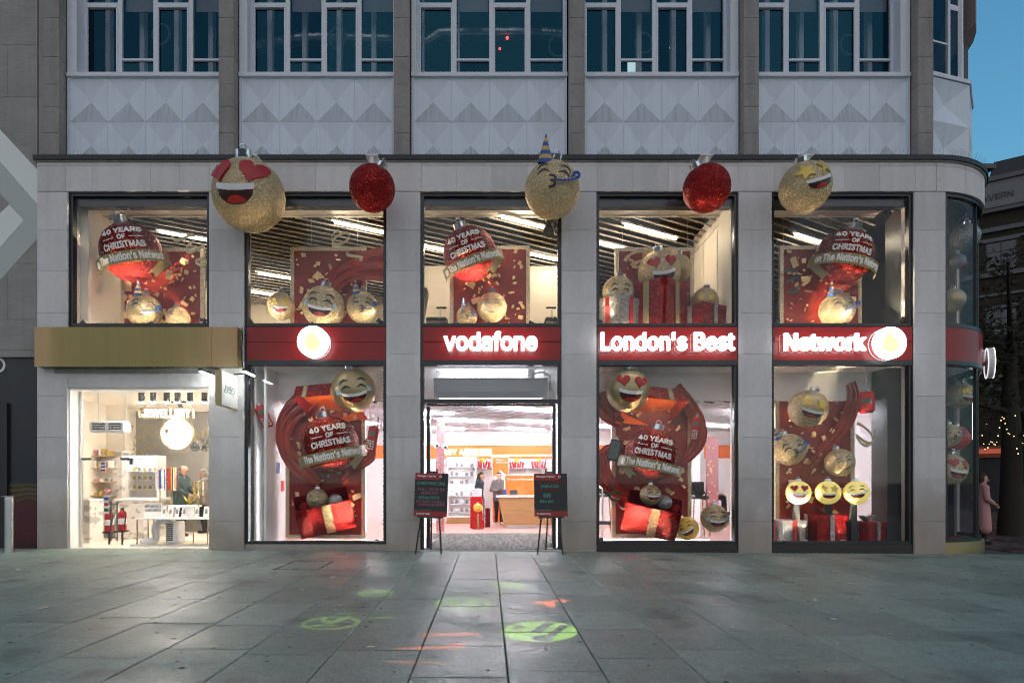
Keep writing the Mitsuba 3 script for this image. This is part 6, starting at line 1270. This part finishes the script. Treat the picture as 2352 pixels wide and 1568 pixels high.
# shelves, counter, table
o = T_('marble_counter', 'white marble counter in the middle of the jewellery shop', 'counter'); Y_ = 2.1; put(o + '__body', B(yx(265, Y_), yx(330, Y_), Y_, Y_ + 1.6, .05, yz(1150, Y_)), 'mat_marble'); put(o + '__top', B(yx(263, Y_), yx(345, Y_), Y_ - .03, Y_ + 1.65, yz(1150, Y_) + .001, yz(1145, Y_)), 'mat_white')
o = T_('marble_pillar', 'veined marble pillar behind the glass door of the jewellery shop', 'pillar'); Y_ = 2.9; put(o + '__shaft', B(yx(256, Y_), yx(280, Y_), Y_, Y_ + .3, .05, yz(1038, Y_)), 'mat_marble'); put(o + '__cap', B(yx(255, Y_), yx(281, Y_), Y_ - .01, Y_ + .31, yz(1038, Y_) + .001, yz(1035, Y_)), 'mat_white')
o = T_('left_counter', 'small marble counter at the left wall behind the jewellery shop door', 'counter'); Y_ = 1.2; put(o + '__body', B(yx(190, Y_), yx(206, Y_), Y_, Y_ + .5, .05, yz(1150, Y_)), 'mat_marble'); put(o + '__top', B(yx(189, Y_), yx(207, Y_), Y_ - .02, Y_ + .52, yz(1150, Y_) + .001, yz(1146, Y_)), 'mat_white')
o = T_('jewellery_shelves', 'wooden wall shelves with small goods at the left of the jewellery shop', 'shelves'); Y_ = 2.6
put(o + '__back', B(yx(206, Y_), yx(252, Y_), Y_ + .4, Y_ + .44, .05, 2.2), 'mat_cream')
rg = np.random.default_rng(5)
for z in (.35, .75, 1.1, 1.45, 1.8, 2.1):
    put(o + '__shelf', B(yx(206, Y_), yx(252, Y_), Y_, Y_ + .4, z - .02, z), 'mat_plywood')
    x = yx(208, Y_)
    while x < yx(248, Y_): w_ = rg.uniform(.05, .12); put(o + '__goods', B(x, x + w_, Y_ + .1, Y_ + .25, z + .002, z + rg.uniform(.06, .2)), ['mat_white', 'mat_gold_vinyl', 'mat_mid_grey', 'mat_pink'][rg.integers(0, 4)]); x += w_ + .05
o = T_('lit_showcase', 'brightly lit glass showcase with white frame in the jewellery shop', 'showcase'); Y_ = 3.4; x0, x1 = yx(288, Y_), yx(362, Y_); z0, z1 = 1.0, yz(1045, Y_)
put(o + '__back', B(x0, x1, Y_ + .4, Y_ + .43, z0, z1), 'mat_white'); put(o + '__frame', frame(x0, x1, z0, z1, .03, Y_, Y_ + .4), 'mat_white'); put(o + '__light', B(x0 + .05, x1 - .05, Y_ + .1, Y_ + .16, z1 - .06, z1 - .04), 'mat_lit_white', emit=COOL * 12, weight=.8)
for z in (1.25, 1.5, 1.72):
    put(o + '__shelf', B(x0 + .031, x1 - .031, Y_ + .02, Y_ + .399, z - .01, z), 'mat_white')
    for k in range(6): put(o + '__goods', obox([x0 + .12 + k * .14, Y_ + .2, z + .05], (.06, .05, .09)), ['mat_gold_vinyl', 'mat_mid_grey'][k % 2])
put(o + '__base', B(x0, x1, Y_, Y_ + .43, .05, z0 - .002), 'mat_white')
o = T_('display_table', 'white display table on slim gold legs at the jewellery shop window', 'table'); Y_ = .75; zt = yz(1190, Y_); x0, x1 = yx(310, Y_), yx(481, Y_) - .03
put(o + '__top', B(x0, x1, Y_, Y_ + .5, zt - .03, zt), 'mat_white')
for x in (x0 + .02, x1 - .03):
    for y in (Y_ + .02, Y_ + .46): put(o + '__leg', B(x, x + .022, y, y + .022, .05, zt - .031), 'mat_ribbon_gold')
for q, u in enumerate((377, 392, 407, 424, 452, 474)):
    t = T_('price_card', 'white card leaning on the display table, ' + ['first', 'second', 'third', 'fourth', 'fifth', 'last'][q] + ' from the left', 'card'); x = yx(u, Y_ + .2); put(t + '__sheet', obox([x, Y_ + .2, zt + .13], (.09 + .03 * (q % 2), .008, .25), rot('x', -14)), 'mat_white'); put(t + '__print', obox([x, Y_ + .193, zt + .14], (.05, .004, .10), rot('x', -14)), 'mat_mid_grey')
for q, (u0, u1, v0, v1, Y_, cols, lb) in enumerate(((356, 379, 1078, 1125, 1.2, ['mat_pink', 'mat_white', 'mat_tear', 'mat_blue'], 'pastel beads hanging on a stand'), (379, 408, 1074, 1128, 1.25, ['mat_orange', 'mat_red', 'mat_yellow', 'mat_blue', 'mat_white', 'mat_deep_red'], 'bright red, orange and blue beads hanging on a stand'), (443, 468, 1105, 1140, 1.2, ['mat_gold_vinyl', 'mat_ribbon_gold', 'mat_white'], 'gold chains hanging on a stand'))):
    t = T_('necklace_stand', lb + ' in the jewellery shop', 'necklaces'); put(t + '__rail', rod(at(u0, v0, Y_), at(u1, v0, Y_), .01), 'mat_ribbon_gold'); p = at((u0 + u1) / 2, v0, Y_); put(t + '__post', rod(p, [p[0], p[1], zt if q > 1 else .9], .012), 'mat_ribbon_gold')
    n_ = int((u1 - u0) / 2.6); rg = np.random.default_rng(q)
    for k in range(n_): u = u0 + (k + .5) * (u1 - u0) / n_; put(t + '__strand', rod(at(u, v0, Y_ - .01), at(u, v1 - rg.uniform(0, 5), Y_ - .01), px(1.0, Y_), 5), cols[rg.integers(0, len(cols))])
t = T_('necklace_table', 'white shelf unit under the bead stands in the jewellery shop', 'table'); Y_ = 1.15; put(t + '__top', B(yx(345, Y_), yx(440, Y_), Y_, Y_ + .5, .86, .9), 'mat_white')
for u in (346, 438): put(t + '__leg', B(yx(u, Y_), yx(u, Y_) + .02, Y_ + .1, Y_ + .12, .05, .859), 'mat_ribbon_gold')
t = T_('word_block', 'two rows of small letters standing on the display table', 'display')
for q, (tx, v) in enumerate((('WEAR IT LOUD', 1163), ('AND PROUDLY', 1173))):
    gl, w, w0 = word(tx, .055, False); put(t + '__lettering' , xf(upright(extr(unary_union(gl), .02)), t=(yx(333, 1.0), 1.0, yz(v, 1.0) - .02)), 'mat_mid_grey')
put(t + '__back_board', B(yx(330, 1.03), yx(370, 1.03), 1.03, 1.05, zt, yz(1154, 1.03)), 'mat_white')
t = T_('wall_ampersand', 'dark letter e and ampersand on the back wall of the jewellery shop', 'lettering')
for ch, u in (('e', 437), ('&', 460)): put(t + '__letter', xf(upright(extr(pg(ch, .30), .05)), t=(yx(u, 3.2), 3.2, yz(1035, 3.2))), 'mat_dark_grey')
put(t + '__mount', B(yx(437, 3.25), jx1, 3.24, 3.28, yz(1030, 3.2), yz(1026, 3.2)), 'mat_dark_grey')
for q, (u, v, Y_, h, lb) in enumerate(((251, 1195, .95, .62, 'red fire extinguisher standing left, partly behind the door handle'), (281, 1192, .8, .60, 'red fire extinguisher with a hose on a stand, right one'))):
    t = T_('fire_extinguisher', lb, 'extinguisher'); x = yx(u, Y_); zt_ = yz(v - 30, Y_) ; z1_ = yz(v - 18, Y_); z0_ = z1_ - .42
    put(t + '__cylinder', tube([[x, Y_, z0_], [x, Y_, z0_ + .02], [x, Y_, z1_ - .05], [x, Y_, z1_ - .01], [x, Y_, z1_ + .02]], [.08, .085, .085, .07, .03], 18), 'mat_red', 40); put(t + '__label', tube([[x, Y_, z0_ + .14], [x, Y_, z0_ + .2], [x, Y_, z0_ + .27]], .0862, 18, False), 'mat_white', 40)
    put(t + '__valve', bev([x, Y_, z1_ + .05], (.09, .03, .05), .01), 'mat_black'); put(t + '__hose', tube([[x + .03, Y_ - .03, z1_ + .04], [x + .11, Y_ - .05, z1_ - .05], [x + .10, Y_ - .08, z0_ + .12], [x + .09, Y_ - .07, z0_ + .04]], .013, 6), 'mat_black', True)
    put(t + '__stand', cat(B(x - .1, x + .1, Y_ - .1, Y_ + .1, z0_ - .03, z0_ - .001), rod([x, Y_, z0_ - .03], [x, Y_, .05], .02)), 'mat_black')
o = T_('portable_cooler', 'white portable air conditioner with a fat grey hose under the display table', 'air conditioner'); Y_ = 1.0; x0, x1 = yx(378, Y_), yx(407, Y_); z1_ = yz(1197, Y_)
put(o + '__body', bev([(x0 + x1) / 2, Y_ + .2, (.05 + z1_) / 2], (x1 - x0, .36, z1_ - .05), .03), 'mat_window_white', 30)
for k in range(9): put(o + '__grille', B(x0 + .03, x0 + .18, Y_ + .008, Y_ + .018, .12 + k * .045, .145 + k * .045), 'mat_dark_grey')
hp_ = [at(386, 1200, .95), at(374, 1197, .9), at(360, 1204, .85), at(357, 1220, .85), at(358, 1238, .85), [yx(345, .8), .75, .13], [yx(335, .8), .7, .12]]
from scipy.interpolate import CubicSpline
cs_ = CubicSpline(np.arange(7), np.array(hp_))(np.linspace(0, 6, 60)); put(o + '__hose', tube(cs_, .075 + .010 * np.sin(np.arange(60) * 2.1), 14), 'mat_appliance_grey', True)
o = T_('gold_leaf_plant', 'gold leafed plant in a pale pot on the display table', 'plant'); c = at(436, 1128, 1.0); put(o + '__pot', tube([[c[0], 1.0, zt], [c[0], 1.0, zt + .1], [c[0], 1.0, zt + .26]], [.07, .09, .1], 14), 'mat_white', 40)
for k in range(9):
    a = k * .7; d = np.array([math.cos(a) * .14, math.sin(a) * .1, .14 + .05 * (k % 3)]); b_ = np.array([c[0], 1.0, zt + .26]); s_ = np.array([-d[1], d[0], 0]) / np.linalg.norm(d) * .7
    put(o + '__leaf', (np.array([b_, b_ + d * .6 + s_ * .12, b_ + d * 1.3, b_ + d * .6 - s_ * .12]), np.array([[0, 1, 2], [0, 2, 3]])), 'mat_gold_vinyl' if k % 3 else 'mat_leaf')
for q, (u, v, m, lb) in enumerate(((236, 1072, 'mat_tear', 'blue and white safety notice on the jewellery door'), (244, 1158, 'mat_white', 'long white notice with coloured bars on the jewellery door'))):
    t = T_('door_notice', lb, 'notice'); c = at(u, v, YJ + .0); hh = .12 if q == 0 else .2; put(t + '__sheet', B(c[0] - .055, c[0] + .055, YJ + .003, YJ + .009, c[2] - hh, c[2] + hh), 'mat_white')
    for k, mm in enumerate(('mat_blue', 'mat_red', 'mat_leaf') if q else ('mat_blue', 'mat_blue', 'mat_red')): put(t + '__bar', B(c[0] - .045, c[0] + .045, YJ + .0, YJ + .0029, c[2] + hh * (.6 - .6 * k) - hh * .16, c[2] + hh * (.6 - .6 * k) + hh * .16), mm)
# ---------------- in the corner windows ----------------
board(2166, 2200, 560, 742, 1.9, 'red board inside the corner upper window', 31, 8)
bauble(2216, 545, 30, 1.0, 'grey shaded bauble in the corner upper window', None, 6, m='mat_silver_glitter')
bauble(2200, 600, 16, 1.3, 'small grey heart ornament hanging in the corner upper window', None, m='mat_mid_grey')
bauble(2207, 606, 12, 1.5, 'small red bauble in the corner upper window', None, m='mat_red')
bauble(2188, 690, 26, 1.2, 'tan bauble low in the corner upper window', None, m='mat_matt_gold')
bauble(2206, 908, 29, 1.0, 'gold star eyed bauble at the top of the corner ground floor window', 'star', 10, 40, 0)
bauble(2178, 1000, 26, .9, 'gold party bauble in the corner ground floor window', 'party', 0, 30, 0)
bauble(2196, 1006, 27, 1.2, 'glossy red bauble behind the party bauble in the corner ground floor window', None, m='mat_red')
bauble(2180, 1078, 36, .95, 'gold heart eyed laughing bauble low in the corner ground floor window', 'heart', 10, 35, 0)
put(bp('corner_partition'), cat(B(10.78, 10.84, 1.5, 9, ZF1, 7.5), B(10.78, 10.84, 1.5, 9, .03, 3.9)), 'mat_dark_grey')  # dark sheets added to keep bright sky from showing through the corner glass
o = thing('corner_podium', 'pale round podium on the floor of the corner ground floor window', 'podium'); put(o + '__top', tube([[10.3, 1.5, .03], [10.3, 1.5, .1], [10.3, 1.5, .16]], .55, 28), 'mat_pale_floor', 40); put(o + '__rim', tube([[10.3, 1.5, .161], [10.3, 1.5, .165], [10.3, 1.5, .17]], .5, 28), 'mat_deep_red', 40)
led(2238, 2.6, 2.5, 3.6, 'white vertical light strip high in the corner ground floor window', .09, 4)
# ---------------- the side street beyond the corner ----------------
mat('brick_dark', (.035, .029, .023), .9, spec=.1); mat('brick_b', (.055, .043, .03), .9, spec=.1); mat('stone_trim', (.10, .10, .105), .75); mat('slate', (.028, .03, .034), .7); mat('night_glass', (.015, .02, .025), .15, spec=.7)
mat('road_brick', mikit.proc(lambda p, n, uv: mi.Color3f(.085, .055, .05) * (.5 + .9 * mikit.cell_rand(dr.floor(p.x * 9), dr.floor((p.y + .05 * dr.floor(p.x * 9)) * 4.5), 0)) * (.6 + .7 * N(p.x * 2, p.y * 2, 1))), .4)
X0s = XC + R_C
struct('side_street', tilt(sheet(np.array([[[x, y, -.018] for y in (.25, 44)] for x in (X0s - .02, 14, 44)])[::-1])), 'mat_road_brick')
struct('side_street_paving', tilt(sheet(np.array([[[x, y, -.019] for y in (-16, .25)] for x in (13.2, 14, 44)])[::-1])), 'mat_road_brick')
rows_ = []
for k in range(34):      # brick courses near the corner, as far as they can be told apart
    for q in range(13):
        y0 = .26 + k * .22; x0 = X0s + .05 + q * .22 + (.11 if k % 2 else 0)
        rows_.append(tilt(B(x0 + .004, x0 + .216, y0 + .004, y0 + .216, -.03, -.010 + rng.uniform(-.002, .002))))
k = put('side_street__paver', cat(*rows_), 'mat_road_brick'); labels[k] = {'kind': 'stuff'}
o = thing('brick_building', 'dark brick building with white stone trim and lettered gable across the side street', 'building')
YB0 = 20.0; s_ = (D + YB0) / F
def bx_(u): return (u - CX) * s_
def bz_(v): return EYE + (CY - v) * s_
# front face runs away to the right at an angle
ang_ = 36; RB = rot('z', -ang_); org = np.array([bx_(2235), YB0, 0])
def bb(s0, s1, o0, o1, z0, z1): return xf(B(s0, s1, o0, o1, z0, z1), RB, org)
zt_ = 14.2
w_ = put(o + '__wall', bb(-17, 16, 0, 8, -.2, 15.7), 'mat_brick_dark')
rb = np.random.default_rng(9); bl = []
for r_ in range(150):
    for q in range(20):
        if rb.random() < .42: bl.append(bb(q * .46 + .23 * (r_ % 2), q * .46 + .42 + .23 * (r_ % 2), -.012, -.001, 5.2 + r_ * .066, 5.255 + r_ * .066))
k = put(w_ + '__brick', cat(*bl), 'mat_brick_b'); labels[k] = {'kind': 'stuff'}
put(o + '__attic', m3.Manifold.hull_points(np.vstack([bb(.2, 16, .5, 7, 15.7, 15.8)[0], bb(.9, 16, .7, 6, 18.3, 18.5)[0]])), 'mat_slate')
for z, h, d_ in ((15.55, .2, .25), (14.55, .22, .14), (14.1, .12, .1), (12.2, .24, .14), (11.2, .12, .08), (8.6, .2, .1)): put(o + '__string_course', bb(-17, 16, -d_, -.001, z, z + h), 'mat_stone_trim')
mat('gable_white', (.15, .15, .155), .7)
g = o + '__gable'; put(g, bb(.1, 2.1, -.30, -.02, 15.76, 17.1), 'mat_gable_white'); put(g + '__pediment', bb(.0, 2.25, -.42, -.02, 17.11, 17.35), 'mat_stone_trim'); put(g + '__scroll', xf(xf(upright(extr(Point(0, 0).buffer(.34).difference(Point(0.05, 0.05).buffer(.16)), .25)), t=(2.45, -.05, 16.1)), RB, org), 'mat_stone_trim')
gl, w, w0 = word('TAVERN', .29); put(g + '__lettering', xf(xf(upright(extr(unary_union(gl), .03)), t=(1.62 - w, -.301, 16.15)), RB, org), 'mat_black')
for z0 in (12.5, 9.0, 5.4):
    for q in range(6):
        wk = put(o + '__window', bb(.5 + q * 2.2, 1.8 + q * 2.2, -.03, -.001, z0, z0 + 1.5), 'mat_slate'); put(o + '__window_lintel', bb(.4 + q * 2.2, 1.9 + q * 2.2, -.1, -.001, z0 + 1.52, z0 + 1.7), 'mat_stone_trim')
        for a in range(2):
            for b in range(3): put(o + '__window__pane', bb(.56 + q * 2.2 + a * .6, 1.12 + q * 2.2 + a * .6, -.05, -.031, z0 + .05 + b * .48, z0 + .49 + b * .48), 'mat_night_glass')
put(o + '__shopfront', bb(-17, 16, -.15, -.002, -.2, 3.4), 'mat_black'); put(o + '__shop_band', bb(.1, 16, -.35, -.16, 2.75, 3.35), 'mat_shop_sign'); mat('shop_sign', (.24, .06, .02), .5)
lw = put(o + '__lit_window', bb(1.2, 4.2, -.18, -.16, 1.5, 2.6), 'mat_yellow', emit=(.30, .17, .04), weight=.5); labels[lw] = {'label': 'dim amber lit shop window'}
put(o + '__lit_sign', bb(.2, 2.0, -.39, -.36, 2.95, 3.2), 'mat_red', emit=(.28, .07, .04), weight=.3)
# tree with bare twigs and fairy lights
def tree(loc, H, label, seed, lights=True):
    o = thing('street_tree', label, 'tree'); r = np.random.default_rng(seed); loc = np.array(loc, float)
    tp = [loc + [0, 0, -.1], loc + [.02, 0, H * .15], loc + [.05, .03, H * .3], loc + [.02, .05, H * .45], loc + [.1, .1, H * .62]]
    put(o + '__trunk', tube(tp, [.34, .27, .24, .19, .13], 14), 'mat_bark', True)
    limbs, twigs, leaves, pts = [], [], [], []
    for k in range(13):
        b = np.array(tp[2]) + (np.array(tp[4]) - tp[2]) * r.uniform(0, 1); a = k * 2.4 + r.uniform(-.3, .3); L = H * r.uniform(.26, .42); d = nrm([math.cos(a), math.sin(a), r.uniform(.1, 1.0)])
        t = np.linspace(0, 1, 6)[:, None]; c = b + d * L * t + np.array([0, 0, 1]) * (t ** 2) * L * r.uniform(-.35, .1); limbs.append(tube(c, np.linspace(.09, .025, 6), 6))
        for j in range(26):
            q = c[r.integers(1, 6)] + r.normal(0, .05, 3); e = nrm(r.normal(0, 1, 3) * [1, 1, .7] + d * .6 - [0, 0, .25]) * r.uniform(.5, 1.5); mid = q + e * .5 + r.normal(0, .08, 3)
            twigs.append(tube([q, mid, q + e], [.016, .010, .005], 3, False)); pts.append(q + e)
            for _ in range(13): leaves.append((q + e * r.uniform(.2, 1.15) + r.normal(0, .13, 3), r.normal(0, 1, 3), r.uniform(.03, .07)))
    put(o + '__limbs', cat(*limbs), 'mat_bark', True); k = put(o + '__twigs', cat(*twigs), 'mat_bark'); labels[k] = {'kind': 'stuff'}
    V = []
    for c, n_, s in leaves:
        n_ = nrm(n_); a = nrm(np.cross(n_, [.3, .5, .8])); b = np.cross(n_, a); V += [c + a * s * 1.5, c + b * s * .7, c - a * s * 1.5, c - b * s * .7]
    f = np.arange(len(V)).reshape(-1, 4); k = put(o + '__crown', (np.array(V), np.vstack([f[:, [0, 1, 2]], f[:, [0, 2, 3]]])), 'mat_dull_leaf'); labels[k] = {'kind': 'stuff'}
    return o, pts
mat('dull_leaf', (.045, .042, .026), .8, spec=.1)
tp_ = [yx(2322, 5.2), 5.2, -.08]
tree(tp_, 9.4, 'dark street tree with a thick trunk at the right edge', 21)
tree([19.5, 9.5, -.08], 10.0, 'dark tree further back across the side street', 23)
rl = np.random.default_rng(4); o = thing('fairy_lights', 'string of small warm lights hanging in the tree at the right edge', 'lights'); wpts = []
lv = []
for k in range(30):
    t = k / 29; u = 2256 + 96 * t; v = 1000 + 30 * math.sin(t * 9) + 14 * math.sin(t * 23) - 60 * (rl.random() < .15); Yl = 4.6 + .6 * math.sin(k); c = at(u, v, Yl); wpts.append(c)
    lv.append(xf((np.array(ICO[2].vertices) * .013, np.array(ICO[2].faces)), None, c))
for m_ in lv: put(o + '__bulb', m_, 'mat_lit_white', emit=(4.5, 2.9, 1.2), weight=.02)
put(o + '__cable', tube(wpts, .006, 4), 'mat_black')
